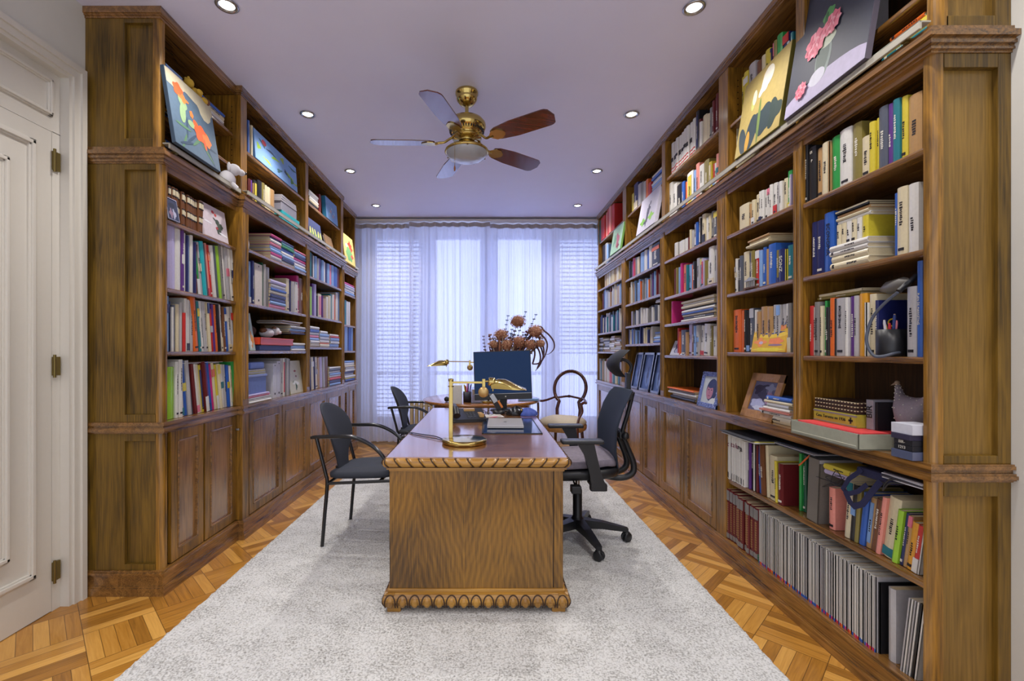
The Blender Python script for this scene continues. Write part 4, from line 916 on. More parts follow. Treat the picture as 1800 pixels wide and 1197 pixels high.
# ------------------------------------------------------------------ black armchairs (facing +x)
def armchair(label, loc, rz):
    r = thing('office_armchair', label, 'chair', loc, (0, 0, rz), group='black visitor armchairs')
    for s in (-1, 1):
        y = s * .235
        MB().tube([(-.222, y, .002), (-.205, y, .2), (-.188, y, .40), (-.20, y, .47), (-.235, y, .60), (-.262, y, .70)], .0115, 10, smooth_path=5).build('rear_leg', BLACKM, r)
        MB().tube([(.225, y, .002), (.228, y, .25), (.226, y, .44), (.222, y, .50)], .0115, 10, smooth_path=4).build('front_leg', BLACKM, r)
        a = MB().tube([(-.295, y, .688), (-.27, y, .694), (-.15, y, .700), (-.02, y, .698), (.09, y, .655), (.17, y, .585), (.222, y, .495)], [.009, .012, .013, .013, .013, .012, .011], 10, smooth_path=6)
        a.build('armrest', BLACKM, r)
    fr = MB()
    for s in (-1, 1): fr.tube([(-.188, s * .235, .402), (.226, s * .235, .43)], .010, 8)
    fr.tube([(-.188, -.235, .402), (-.188, .235, .402)], .010, 8).tube([(.15, -.235, .424), (.15, .235, .424)], .010, 8)
    fr.build('seat_frame', BLACKM, r)
    # seat: rounded trapezoid pad
    st = []
    for dz, k in ((0, .93), (.006, .99), (.022, 1.0), (.036, .985), (.043, .93)):
        ring = []
        for j in range(40):
            t = 2 * math.pi * j / 40; c, s = math.cos(t), math.sin(t)
            e = .42; x = abs(c) ** e * (1 if c > 0 else -1); y = abs(s) ** e * (1 if s > 0 else -1)
            ring.append((.015 + x * .235 * k, y * (.225 + .012 * x) * k, .432 + dz - .010 * (1 - abs(y)) * (dz > .02) + .012 * x))
        st.append(ring)
    MB().loft(st, smooth=True).build('seat_pad', FABRIC, r)
    # backrest: oval shell, narrow towards the seat
    prof = [(.445, .085), (.49, .088), (.54, .10), (.58, .125), (.62, .155), (.66, .176), (.71, .186), (.76, .184), (.80, .172), (.835, .148), (.862, .112), (.878, .072), (.886, .03)]
    rings = []
    for z, w in prof:
        xb = -.185 - (z - .445) * .30 + .02 * math.sin((z - .445) / .44 * math.pi); ring = []
        for j in range(28):
            t = 2 * math.pi * j / 28; c, s = math.cos(t), math.sin(t)
            y = w * (abs(s) ** .8) * (1 if s > 0 else -1); th = .015
            ring.append((xb + c * th + 1.5 * y * y, y, z))
        rings.append(ring)
    MB().loft(rings, smooth=True).build('backrest', FABRIC, r)
    MB().box(-.215, -.175, -.05, .05, .40, .47, c=.006).build('back_bracket', BLACKM, r)
    return r
armchair('black padded armchair with oval back in the foreground left of the desk', (-.80, 3.10, .012), math.radians(-5))
armchair('black padded armchair with oval back behind the other, near the radiator', (-.665, 4.72, .0), math.radians(-4))

# ------------------------------------------------------------------ swivel chair (facing -x)
def swivel():
    r = thing('swivel_chair', 'black mesh office chair with headrest and five castors right of the desk', 'office chair', (.60, 3.0, .012), (0, 0, 0))
    for k, a in enumerate((-78, -6, 66, 138, 210)):
        t = math.radians(a); c, s = math.cos(t), math.sin(t)
        q = MB().loft([[(c * d - s * w * u, s * d + c * w * u, z + h * v) for u, v in ((-1, -1), (1, -1), (1, 1), (-1, 1))] for d, w, z, h in ((.02, .032, .115, .03), (.16, .024, .105, .022), (.30, .017, .082, .014), (.325, .015, .076, .012))], smooth=False)
        l = q.build('base_arm', BLACKP, r)
        w = MB(); cx, cy = c * .315, s * .315
        M = Matrix.Translation((cx, cy, .032)) @ Matrix.Rotation(t + .6, 4, 'Z') @ Matrix.Rotation(math.pi / 2, 4, 'X')
        for o in (-.014, .014): w.lathe([(.002, -.009), (.026, -.009), (.031, -.004), (.031, .004), (.026, .009), (.002, .009)], (0, 0, o), 20, M=M)
        w.tube([(cx, cy, .03), (cx, cy, .075)], .009, 8).ball((cx, cy, .055), (.024, .024, .014), 12)
        w.build('castor', BLACKP, r)
    MB().lathe([(.045, .08), (.045, .14), (.034, .15), (.030, .16), (.030, .33), (.026, .335)], n=20).build('column_cover', BLACKP, r)
    MB().tube([(0, 0, .33), (0, 0, .43)], .014, 12).build('gas_spring', CHROME, r)
    MB().box(-.12, .14, -.09, .09, .41, .452, c=.012).tube([(-.05, -.08, .43), (-.06, -.25, .42)], .006, 8).box(-.09, -.03, -.28, -.22, .385, .43, c=.006).build('mechanism', BLACKP, r)
    st = []
    for dz, k in ((0, .90), (.012, .97), (.04, 1.0), (.055, .985), (.062, .93)):
        ring = []
        for j in range(40):
            t = 2 * math.pi * j / 40; c, s = math.cos(t), math.sin(t); x = abs(c) ** .5 * (1 if c > 0 else -1); y = abs(s) ** .5 * (1 if s > 0 else -1)
            ring.append((-.005 + x * .245 * k, y * .25 * k, .452 + dz + .01 * x))
        st.append(ring)
    MB().loft(st).build('seat', BLACKP, r)
    for s in (-1, 1):
        y = s * .285
        a = MB().box(-.155, .095, y - .045, y + .045, .690, .714, c=.010).build('armrest', BLACKP, r)
        q = MB().loft([[(cx + u * w, y + v * .018, z) for u, v in ((-1, -1), (1, -1), (1, 1), (-1, 1))] for cx, w, z in ((.07, .042, .435), (.045, .034, .52), (.02, .036, .62), (-.01, .05, .692))], smooth=False)
        q.box(.02, .12, y - .035 if s > 0 else y - .015, y + .015 if s > 0 else y + .035, .405, .45, c=.01)
        q.box(.03, .09, min(y, y - s * .14), max(y, y - s * .14), .42, .44, c=.005)
        q.build('arm_post', BLACKP, a)
    # back frame: side rails, spine and cross parts; mesh panel
    def bx(z): return .215 + .19 * (z - .50) - .07 * math.sin((z - .50) / .52 * math.pi) * 0.9
    rings = []
    for z, w in ((.49, .17), (.54, .20), (.62, .225), (.75, .235), (.88, .235), (.96, .225), (.995, .19)):
        ring = []
        for j in range(24):
            t = 2 * math.pi * j / 24; c, s = math.cos(t), math.sin(t); y = w * (abs(s) ** .6) * (1 if s > 0 else -1)
            ring.append((bx(z) + c * .012 + .55 * y * y * -1 + .02, y, z))
        rings.append(ring)
    MB().loft(rings).build('mesh_back', plain('mesh_fabric', rgb(34, 46, 62), .7, noise=.4, scale=500), r)
    fr = MB()
    for s in (-1, 1): fr.tube([(.13, s * .05, .44), (.26, s * .07, .425), (.335, s * .075, .455), (.345, s * .075, .52), (.30, s * .08, .64), (.27, s * .09, .72), (.30, s * .10, .84), (.335, s * .10, .98)], [.018, .020, .022, .020, .016, .014, .014, .013], 8, smooth_path=5)
    fr.box(.25, .29, -.10, .10, .68, .73, c=.01).box(.30, .335, -.12, .12, .93, .975, c=.01).ball((.285, -.10, .70), .026, 12).ball((.285, .10, .70), .026, 12)
    fr.build('back_frame', BLACKP, r)
    q = MB().box(.318, .346, -.028, .028, .95, 1.10, c=.006).tube([(.335, 0, 1.08), (.355, 0, 1.13), (.34, 0, 1.165), (.30, 0, 1.185), (.245, 0, 1.175)], .011, 10, smooth_path=5)
    h = q.build('headrest_post', BLACKP, r)
    rings = []
    for i in range(13):
        v = i / 12; z = 1.075 + .175 * v; xc = .20 + .075 * (2 * v - 1) ** 2 + .03 * v; w = .135 * (1 - .25 * (2 * v - 1) ** 4); ring = []
        for j in range(20):
            t = 2 * math.pi * j / 20; c, s = math.cos(t), math.sin(t); y = w * (abs(s) ** .7) * (1 if s > 0 else -1)
            ring.append((xc + c * .013 + 1.2 * y * y, y, z))
        rings.append(ring)
    MB().loft(rings).build('headrest', plain('headrest_padding', rgb(24, 27, 33), .65), h)
    # folded blanket used as a cushion, its own thing
    R = random.Random(2); b = MB(); rings = []
    for dz, k in ((0, .97), (.008, 1.0), (.03, 1.0), (.042, .97)):
        ring = []
        for j in range(64):
            t = 2 * math.pi * j / 64; c, s = math.cos(t), math.sin(t); x = abs(c) ** .4 * (1 if c > 0 else -1); y = abs(s) ** .4 * (1 if s > 0 else -1)
            ring.append((x * .225 * k + R.uniform(-.004, .004), y * .235 * k + R.uniform(-.004, .004), dz + .006 * math.sin(7 * x + 3 * y) + .01 * x))
        rings.append(ring)
    o = b.loft(rings).build('folded_blanket', plain('grey_blanket', rgb(132, 124, 136), .95, noise=.35, scale=40, bump=.6), None, (0, 0, 0)); o.location = (.59, 3.0, .536)
    tag(o, 'crumpled grey blanket laid as a cushion on the swivel chair seat', 'blanket')
swivel()

# ------------------------------------------------------------------ balloon back chair
def balloon():
    r = thing('balloon_back_armchair', 'dark carved wooden armchair with a round balloon back and pale cushion near the curtain', 'chair', (.83, 4.95, 0), (0, 0, math.radians(152)))
    # local: facing +y is the front ... back at -y
    bk = MB(); loop = []
    for j in range(33):
        t = math.radians(-52 + 284 * j / 32); loop.append((.185 * math.cos(t), -.215 - .05 * (math.sin(t) + .8), .835 + .19 * math.sin(t)))
    loop = [(.125, -.19, .50), (.135, -.20, .60)] + loop + [(-.135, -.20, .60), (-.125, -.19, .50)]
    bk.tube(loop, .019, 10, smooth_path=2).build('back_hoop', WCH, r)
    MB().tube([(.16, -.215, .72), (.08, -.222, .735), (.0, -.225, .745), (-.08, -.222, .735), (-.16, -.215, .72)], .012, 8, smooth_path=5).ball((0, -.225, .745), (.03, .012, .016), 10).build('back_rail', WCH, r)
    for s in (-1, 1):
        MB().tube([(s * .165, -.21, .73), (s * .22, -.12, .705), (s * .25, -.02, .70), (s * .255, .08, .715), (s * .24, .13, .70)], [.012, .013, .014, .015, .016], 8, smooth_path=5).build('arm', WCH, r)
        MB().tube([(s * .24, .12, .70), (s * .245, .10, .62), (s * .225, .16, .55), (s * .22, .20, .47)], .0135, 8, smooth_path=5).build('arm_support', WCH, r)
        MB().tube([(s * .21, .20, .46), (s * .222, .225, .36), (s * .20, .21, .18), (s * .205, .225, .002)], [.026, .022, .015, .012], 10, smooth_path=5).build('front_leg', WCH, r)
        MB().tube([(s * .14, -.19, .50), (s * .15, -.20, .40), (s * .165, -.23, .18), (s * .185, -.29, .002)], [.018, .018, .015, .012], 10, smooth_path=5).build('rear_leg', WCH, r)
    def sring(k, z, e=.6): return [(k * .245 * abs(math.cos(t)) ** e * (1 if math.cos(t) > 0 else -1), .01 + k * .225 * abs(math.sin(t)) ** e * (1 if math.sin(t) > 0 else -1), z) for t in [2 * math.pi * j / 32 for j in range(32)]]
    MB().loft([sring(.97, .405), sring(1.0, .42), sring(1.0, .455), sring(.97, .465)]).build('seat_rail', WLF, r)
    MB().loft([sring(.93, .462), sring(.99, .475), sring(.97, .50), sring(.85, .525), sring(.6, .545), sring(.25, .553), sring(.02, .555)], caps=False).build('seat_cushion', plain('beige_upholstery', rgb(206, 192, 168), .85, noise=.12, scale=80), r)
balloon()

# ------------------------------------------------------------------ round table
TX, TY, TR = -.05, 4.80, .615
r = thing('round_table', 'round polished wooden table behind the desk carrying the flowers', 'table', (TX, TY, 0))
MB().lathe([(.001, .728), (TR - .02, .728), (TR - .004, .736), (TR, .746), (TR - .006, .756), (TR - .02, .760), (.001, .760)], n=64).build('table_top', WRT, r)
MB().lathe([(TR - .10, .66), (TR - .10, .728)], n=48).build('apron', WRT, r)
MB().lathe([(.05, .66), (.07, .60), (.045, .52), (.06, .42), (.08, .30), (.06, .22), (.05, .12)], n=24).build('pedestal', WRT, r)
for k in range(4):
    t = math.pi / 4 + k * math.pi / 2; c, s = math.cos(t), math.sin(t)
    MB().tube([(c * .03, s * .03, .20), (c * .15, s * .15, .19), (c * .28, s * .28, .08), (c * .38, s * .38, .022)], [.03, .028, .022, .018], 8, smooth_path=5).build('foot', WRT, r)

# ------------------------------------------------------------------ brass pharmacy lamps
def lamp(label, loc, rz, ext=0.0, H=.345):
    r = thing('pharmacy_lamp', label, 'desk lamp', loc, (0, 0, rz), group='brass swing arm desk lamps'); A = H - .015
    MB().lathe([(.001, .0), (.118, .0), (.123, .004), (.124, .016), (.118, .022), (.106, .024), (.001, .026)], (.075 if not ext else 0, 0, 0), n=48).build('base', BRASS, r)
    MB().box(-.011, .011, -.008, .008, .024, H, c=.003).lathe([(.0145, H - .01), (.0145, H + .005), (.001, H + .007)], n=16).lathe([(.016, H - .04), (.016, H - .033)], n=16).build('pole', BRASS, r)
    MB().box(0, .185, -.005, .005, A - .006, A + .006, c=.002).build('swing_arm', BRASS, r)
    MB().box(.172, .190, -.010, .010, A - .036, A + .020, c=.003).build('elbow', BRASS, r)
    M = Matrix.Translation((.180, -.014, A - .052)) @ Matrix.Rotation(math.pi / 2, 4, 'X')
    MB().lathe([(.001, -.004), (.027, -.004), (.029, 0), (.027, .004), (.001, .006)], n=28, M=M).build('counterweight_disc', plain('brushed_brass', rgb(196, 166, 112), .4, .9), r)
    T = Matrix.Translation((ext, 0, 0)); h = MB().tube([(.190 - ext, 0, A + .006), (.215, 0, A + .008)], .0055, 10, M=T)
    h.lathe([(.001, 0), (.020, .001), (.024, .008), (.024, .030), (.020, .038), (.014, .042)], n=24, M=T @ Matrix.Translation((.205, 0, A + .006)) @ Matrix.Rotation(math.radians(97), 4, 'Y'))
    h.build('lamp_holder', BRASS, r)
    MB().tube([(.232 + ext, -.018, A - .006), (.232 + ext, -.020, A - .046)], .0035, 8).build('switch_rod', BRASS, r)
    rings = []
    for i in range(11):
        f = i / 10; x = .222 + .19 * f + ext; w = .024 + .046 * min(1, f * 1.5); hh = (.050 * min(1, .55 + f * 3) * (1 - max(0, (f - .42) / .58)) + .002); zb = A - .030 - .006 * f; ring = []
        for j in range(15):
            t = math.pi * j / 14; c_ = math.cos(t); ring.append((x, (abs(c_) ** .7) * (1 if c_ > 0 else -1) * w, zb + (math.sin(t) ** .8) * hh))
        rings.append(ring)
    inner = [[(p[0], p[1] * .96, p[2] - .0015) for p in rg] for rg in rings]
    q = MB(); q.loft(rings, closed=False, caps=False); q.loft(inner, closed=False, caps=False)
    q.build('shade', BRASS, r, fix=False)
    return r
lamp('brass swing arm desk lamp on the near left of the desk', (-.195, 2.50, .751), math.radians(-3))
lamp('brass swing arm lamp behind the monitor on the round table', (.02, 4.42, .761), math.radians(179), .18, .40)
o = MB().tube([(-.24, 2.55, .757), (-.30, 2.66, .755), (-.40, 2.74, .754), (-.47, 2.79, .754), (-.505, 2.80, .745), (-.512, 2.80, .60), (-.512, 2.85, .30)], .0028, 6, smooth_path=6).tube([(-.24, 2.54, .757), (-.33, 2.62, .754), (-.42, 2.70, .754), (-.47, 2.79, .756)], .0022, 6, smooth_path=5).build('lamp_cable', BLACKP, None, (-.3, 2.6, .755))
tag(o, 'thin dark lamp cable trailing over the left edge of the desk', 'cable')

# ------------------------------------------------------------------ monitor
r = thing('computer_monitor', 'flat dark monitor with switched off screen at the far end of the desk', 'monitor', (.145, 3.88, .751), (0, 0, math.radians(-3)))
M = Matrix.Translation((0, 0, .09)) @ Matrix.Rotation(math.radians(-4), 4, 'X') @ Matrix.Rotation(math.radians(-2), 4, 'Y')
MB().box(-.245, .245, -.012, .018, 0, .415, M=M, c=.004).build('housing', BLACKP, r)
SCR = plain('screen_glass', rgb(16, 56, 104), .5, coat=.0, noise=.02, spec=.3)
MB().box(-.238, .238, -.0135, -.011, .055, .408, M=M).build('screen', SCR, r)
MB().box(-.243, .243, -.0145, -.012, .050, .0525, M=M).build('chin_strip', CHROME, r)
MB().lathe([(.001, 0), (.006, 0)], n=16, M=M @ Matrix.Translation((.02, -.0135, .026)) @ Matrix.Rotation(math.pi / 2, 4, 'X')).build('maker_emblem', INKW, r)
MB().box(-.03, .03, .0, .02, .015, .12, c=.004).build('stand_neck', BLACKP, r)
MB().lathe([(.001, 0), (.11, 0), (.112, .006), (.09, .014), (.001, .018)], n=32, sy=.8).build('stand_base', BLACKP, r)

# ------------------------------------------------------------------ things on the desk
r = thing('desk_phone', 'black desk telephone with corded handset in front of the round table', 'telephone', (-.145, 3.30, .751), (0, 0, math.radians(12)))
MB().loft([[(x, y, z) for x, y, z in ((-.11, -.10, h0), (.13, -.10, h0), (.13, .10, h1), (-.11, .10, h1))] for h0, h1 in ((0, 0), (.022, .075))], smooth=False).build('phone_body', BLACKP, r)
k = MB()
for i in range(3):
    for j in range(4): k.box(-.005 + i * .024, .012 + i * .024, -.07 + j * .026, -.054 + j * .026, .026 + j * .007, .038 + j * .007, c=.002)
k.build('keypad', plain('key_grey', rgb(70, 72, 80), .5), r)
MB().box(-.01, .07, .045, .085, .058, .078, c=.003).build('display', plain('amber_display', rgb(190, 150, 90), .3), r)
MB().box(.085, .115, -.08, .06, .030, .055, c=.003).build('memory_keys', plain('amber_display', rgb(190, 150, 90), .3), r)
MB().tube([(-.085, -.11, .050), (-.085, -.06, .085), (-.085, .0, .098), (-.085, .06, .098), (-.085, .10, .080)], [.026, .024, .019, .022, .026], 12, smooth_path=4).build('handset', BLACKP, r)
c = []
for i in range(90):
    t = i / 89; a = t * 2 * math.pi * 14; c.append((-.10 - .03 * math.sin(t * 3.1) + .006 * math.cos(a), -.12 - .04 * math.sin(t * 3) + .006 * math.sin(a) + .0 * t, .014 + .004 * t))
MB().tube(c, .0022, 5).build('coiled_cord', BLACKP, r)
r = thing('cordless_phone', 'silver and black cordless handset leaning in its cradle beside the phone', 'telephone', (.10, 3.66, .751), (0, 0, math.radians(8)))
MB().lathe([(.001, 0), (.05, 0), (.052, .012), (.035, .03), (.001, .034)], n=24).build('cradle', BLACKP, r)
M = Matrix.Translation((.02, 0, .022)) @ Matrix.Rotation(math.radians(-32), 4, 'Y')
MB().box(-.025, .025, -.014, .014, 0, .16, M=M, c=.010).build('handset', BLACKP, r)
MB().box(-.020, .020, -.0165, -.012, .085, .155, M=M, c=.003).build('silver_face', CHROME, r)
MB().box(.012, .0285, -.0185, .010, .02, .085, M=M, c=.003).build('amber_screen', plain('orange_screen', rgb(222, 130, 56), .3), r)
r = thing('desk_mat', 'dark blue glossy desk mat under the laptop', 'desk mat', (.157, 3.07, .7505))
MB().box(-.181, .181, -.31, .31, 0, .003, c=.001).build('mat_sheet', plain('mat_blue', rgb(22, 42, 78), .12, coat=.8), r)
e = MB()
e.box(-.184, .184, -.313, -.306, .0, .005).box(-.184, .184, .306, .313, .0, .005).box(-.184, -.177, -.313, .313, .0, .005).box(.177, .184, -.313, .313, .0, .005)
e.build('mat_border', BLACKP, r)
r = thing('laptop', 'closed silver laptop lying on the blue desk mat', 'laptop', (.128, 3.09, .7545), (0, 0, math.radians(-2)))
ALU = plain('brushed_aluminium', rgb(198, 194, 192), .35, .5, noise=.02)
MB().box(-.118, .118, -.17, .17, .004, .012, c=.003).build('laptop_base', ALU, r)
l = MB().box(-.118, .118, -.17, .17, .0125, .019, c=.0025).build('lid', ALU, r)
MB().box(-.112, .112, -.163, .163, 0, .004, c=.001).build('underside', BLACKP, r)
MB().lathe([(.001, 0), (.011, 0)], (0, .0, .0192), 16).build('lid_emblem', plain('emblem_grey', rgb(150, 146, 146), .3, .6), l)
r = thing('leather_pouch', 'black leather pouch beside a blue cloth at the far right of the desk', 'pouch', (.235, 3.60, .751), (0, 0, .3))
rings = []
for z, kx in ((0, .95), (.012, 1.0), (.035, .85), (.05, .4), (.056, .05)): rings.append([(kx * .085 * math.cos(t), kx * .065 * math.sin(t), z * (1 + .3 * math.sin(2 * t))) for t in [2 * math.pi * j / 20 for j in range(20)]])
MB().loft(rings, caps=False).build('pouch_body', BLACKM, r)
MB().ball((.03, -.04, .040), .012, 10).build('snap_button', BRASS, r)
r = MB(); rings = []
for z, kx in ((0, 1.0), (.01, 1.02), (.03, .8), (.045, .3), (.048, .04)): rings.append([(kx * .075 * math.cos(t) * (1 + .12 * math.sin(5 * t)), kx * .06 * math.sin(t) * (1 + .1 * math.cos(4 * t)), z * (1 + .25 * math.sin(3 * t))) for t in [2 * math.pi * j / 28 for j in range(28)]])
o = r.loft(rings, caps=False).build('glasses_cloth', plain('blue_cloth', rgb(70, 92, 176), .7, noise=.25, scale=60), None, (0, 0, 0)); o.location = (.325, 3.58, .751)
tag(o, 'crumpled bright blue cloth at the right edge of the desk', 'cloth')
r = thing('eyeglasses', 'folded spectacles lying between the phone and the pouch', 'spectacles', (.0, 3.55, .752), (0, 0, -.3))
g = MB()
for s in (-1, 1): g.tube([(s * .03 + .024 * math.cos(t), 0, .022 + .018 * math.sin(t)) for t in [2 * math.pi * j / 20 for j in range(21)]], .0018, 6)
g.tube([(-.008, 0, .028), (.008, 0, .028)], .0018, 6); g.build('rims', BLACKM, r)
for s in (-1, 1): MB().tube([(s * .054, 0, .028), (s * .05, .05, .02), (-s * .03, .06, .005)], .0018, 6, smooth_path=3).build('temple', BLACKM, r)
o = MB(); R = random.Random(3)
for i, (w, h_, a, mi) in enumerate(((.21, .15, .2, 0), (.15, .12, -.3, 1), (.16, .11, .5, 0))): o.box(-w / 2, w / 2, -h_ / 2, h_ / 2, .0006 + i * .0016, .0018 + i * .0016, M=Matrix.Rotation(a, 4, 'Z'), m=mi)
o = o.build('loose_papers', [BM('wh'), BM('pk')], None, (0, 0, 0)); o.location = (.02, 3.52, .7505); tag(o, 'a few loose pale papers lying behind the laptop', 'papers')
# on the round table, left of the monitor
r = thing('pen_holder', 'dark wire mesh cup of red and yellow pens beside the monitor', 'pen cup', (-.185, 4.42, .761))
MB().lathe([(.001, 0), (.040, 0), (.042, .10), (.039, .10), (.037, .004), (.001, .004)], n=24).build('cup', plain('mesh_grey', rgb(62, 62, 72), .5, .4), r)
PENS = [('rd', .02, .01, .15), ('rd', -.01, .02, .14), ('ye', -.02, -.01, .16), ('nv', .01, -.02, .18), ('mg', .0, .0, .17), ('bl', .025, -.01, .165), ('rd', -.015, .0, .15)]
for i, (c, x, y, h) in enumerate(PENS):
    o = MB().tube([(-.2 + .015 + x * .3, 4.42 + y * .3, .770), (-.185 + x * 1.5, 4.42 + y * 1.5, .765 + h)], [.0045, .0055], 8).tube([(-.185 + x * 1.5, 4.42 + y * 1.5, .765 + h), (-.185 + x * 1.52, 4.42 + y * 1.52, .772 + h)], [.0055, .0035], 8).build('pen', BM(c), None, (-.185, 4.42, .77))
    tag(o, '%s pen standing in the wire mesh cup on the round table%s' % (PAL[c][0], ['', ', front left', '', '', '', '', ', at the rear'][i]), 'pen', 'pens in the wire mesh cup')
r = thing('desk_organizer', 'clear acrylic organiser with orange and white cards beside the monitor', 'organiser', (-.085, 4.35, .761))
m, t, b = nmat('clear_acrylic'); b.inputs['Transmission Weight'].default_value = .85; b.inputs['Roughness'].default_value = .05; b.inputs['Base Color'].default_value = (.85, .88, .95, 1); ACR = m
MB().box(-.06, .06, -.04, -.037, 0, .13).box(-.06, .06, .037, .04, 0, .15).box(-.06, -.057, -.04, .04, 0, .13).box(.057, .06, -.04, .04, 0, .13).box(-.06, .06, -.04, .04, 0, .003).build('acrylic_box', ACR, r)
MB().box(-.05, .05, .01, .03, .004, .125).build('orange_cards', BM('tn'), r)
MB().box(-.052, .052, -.025, -.01, .004, .075).build('white_cards', BM('li2'), r)
o = MB().box(-.055, .055, -.035, .035, 0, .175, c=.003).build('archive_box', BM('wh'), None, (0, 0, 0)); o.location = (-.285, 4.28, .761); tag(o, 'tall white cardboard box behind the brass lamp pole on the round table', 'box')
o = MB().ball((0, 0, .026), .026, 16).build('paperweight', BLACKP, None, (0, 0, 0)); o.location = (-.385, 4.42, .761); tag(o, 'small dark ball paperweight on the left of the round table', 'paperweight')
o = MB().box(-.10, .10, -.05, .05, 0, .022, c=.004).build('router', BM('lb'), None, (0, 0, 0)); o.location = (.42, 4.55, .761); tag(o, 'pale flat plastic box on the right rim of the round table', 'device')

# ------------------------------------------------------------------ dried flowers
def bouquet():
    cx, cy, z0 = .16, 4.98, .761; R = random.Random(12)
    v = thing('flower_vase', 'dark ceramic vase holding dried flowers behind the monitor', 'vase', (cx, cy, z0))
    MB().lathe([(.001, 0), (.055, 0), (.075, .04), (.08, .09), (.06, .15), (.045, .18), (.05, .20), (.043, .20), (.04, .175), (.001, .17)], n=28).build('vase_body', plain('dark_glaze', rgb(60, 60, 84), .2), v)
    b = thing('dried_bouquet', 'bunch of dried brown hydrangeas with eucalyptus and curling pods in the vase', 'dried flowers', (cx, cy, z0 + .18), world=True)
    HY = plain('dried_hydrangea', rgb(176, 124, 98), .9, noise=.35, scale=30); HY2 = plain('dried_petal_tan', rgb(208, 164, 128), .9, noise=.3, scale=30)
    DL = plain('dried_leaf_dark', rgb(92, 66, 66), .8, noise=.3); EU = plain('eucalyptus_leaf', rgb(92, 104, 112), .7, noise=.2); GL = plain('dried_leaf_grey', rgb(186, 178, 166), .8, noise=.3)
    base = Vector((cx, cy, z0 + .17))
    def at(px, py, Y): return Vector(((px - VX) * Y / F, Y, EYE - (py - VY) * Y / F))
    def petal(mb, c, d, s, m):
        d = d.normalized(); a = d.cross(Vector((R.uniform(-1, 1), R.uniform(-1, 1), R.uniform(-1, 1)))).normalized(); b_ = a.cross(d)
        mb.add([c - a * s, c + b_ * s * .8 + d * s * .2, c + a * s, c - b_ * s * .8 + d * s * .2], [(0, 1, 2, 3)], m)
    for (px, py, Y, rad, m2) in ((910, 565, 5.0, .092, 0), (881, 589, 4.95, .086, 1), (941, 583, 4.95, .098, 1), (912, 601, 4.9, .082, 0), (891, 606, 4.9, .07, 1), (932, 606, 4.9, .07, 0), (868, 605, 4.9, .05, 1), (950, 604, 4.9, .05, 1)):
        c = at(px, py, Y); mb = MB(); mb.ball(c, (rad * .75, rad * .75, rad * .6), 12, m=0)
        for _ in range(330):
            d = Vector((R.gauss(0, 1), R.gauss(0, 1), R.gauss(0, 1))).normalized(); d.z *= .8
            petal(mb, c + d * rad * R.uniform(.75, 1.05), d, .0095, R.randint(0, 1) if m2 else (0 if R.random() < .8 else 1))
        h = mb.build('hydrangea_head', [HY, HY2], b, fix=False)
        MB().tube([base, (base + c) / 2 + Vector((0, 0, .02)), c], .003, 6, smooth_path=4).build('stem', DL, h)
    def sprig(px, py, n, leafm, s, name, bend=0):
        tip = at(px, py, 5.0); pts = [base, (base + tip) / 2 + Vector((bend, 0, 0)), tip]; mb = MB().tube(pts, .002, 5, smooth_path=6)
        for i in range(n):
            f = .45 + .55 * i / (n - 1); p = base.lerp(tip, f) + Vector((bend * 2 * f * (1 - f) * 2, 0, 0))
            for sg in (-1, 1):
                ddd = Vector((sg * .7, R.uniform(-.4, .4), .5)).normalized(); q = p + ddd * s; sd = ddd.cross(Vector((0, 1, 0))).normalized() * s * .45
                mb.add([p, p.lerp(q, .5) + sd, q, p.lerp(q, .5) - sd], [(0, 1, 2, 3)], 0)
        mb.build(name, leafm, b, fix=False)
    sprig(893, 556, 9, EU, .020, 'eucalyptus_sprig', -.02); sprig(924, 549, 9, EU, .020, 'eucalyptus_sprig', .01); sprig(942, 554, 9, EU, .020, 'eucalyptus_sprig', .02)
    sprig(850, 592, 8, DL, .018, 'twig', -.05); sprig(852, 610, 7, DL, .018, 'twig', -.05); sprig(861, 590, 7, DL, .02, 'twig', -.03); sprig(900, 580, 8, EU, .022, 'eucalyptus_sprig'); sprig(920, 585, 8, GL, .022, 'eucalyptus_sprig')
    for px, py in ((868, 596), (874, 606), (900, 590), (921, 590), (926, 597), (952, 596), (905, 583), (946, 608), (884, 600)): sprig(px, py, 8, [EU, GL, DL][int(px) % 3], .026, 'leafy_sprig', R.uniform(-.02, .02))
    for i in range(26): sprig(R.uniform(858, 952), R.uniform(584, 612), 7, [EU, GL, DL, HY2][i % 4], R.uniform(.02, .032), 'leafy_sprig', R.uniform(-.03, .03))
    for i in range(40):
        px, py = R.uniform(858, 948), R.uniform(588, 616); tip = at(px, py, R.uniform(4.85, 4.95)); mb = MB(); w = R.uniform(.008, .018)
        m1 = base.lerp(tip, .55); dx = Vector((R.uniform(-.4, .4), R.uniform(-.2, .2), 0)); dv = (tip - m1).normalized(); sd = dv.cross(Vector((0, 1, 0))).normalized() * w
        mb.add([m1, m1.lerp(tip, .5) + sd, tip, m1.lerp(tip, .5) - sd + Vector((0, .01, 0))], [(0, 1, 2, 3)], 0); mb.tube([base, m1], .002, 5); mb.build('dried_leaf', [GL, HY, DL][i % 3], b, fix=False)
    # long curling pods on the right
    for pts in (((935, 585), (953, 590), (962, 605), (958, 625), (948, 640)), ((940, 580), (958, 583), (972, 598), (974, 612), (965, 622), (955, 622)), ((930, 600), (945, 612), (950, 630), (944, 648)), ((935, 590), (950, 600), (956, 618), (950, 640), (941, 652)), ((938, 605), (955, 625), (948, 638), (936, 640)), ((930, 600), (940, 620), (936, 640))):
        P3 = [base] + [at(px, py, 4.95 - .02 * i) for i, (px, py) in enumerate(pts)]
        MB().tube(P3, [.003] + [.0075, .010, .009, .007, .003, .002][:len(pts)], 7, smooth_path=5).build('seed_pod', DL, b)
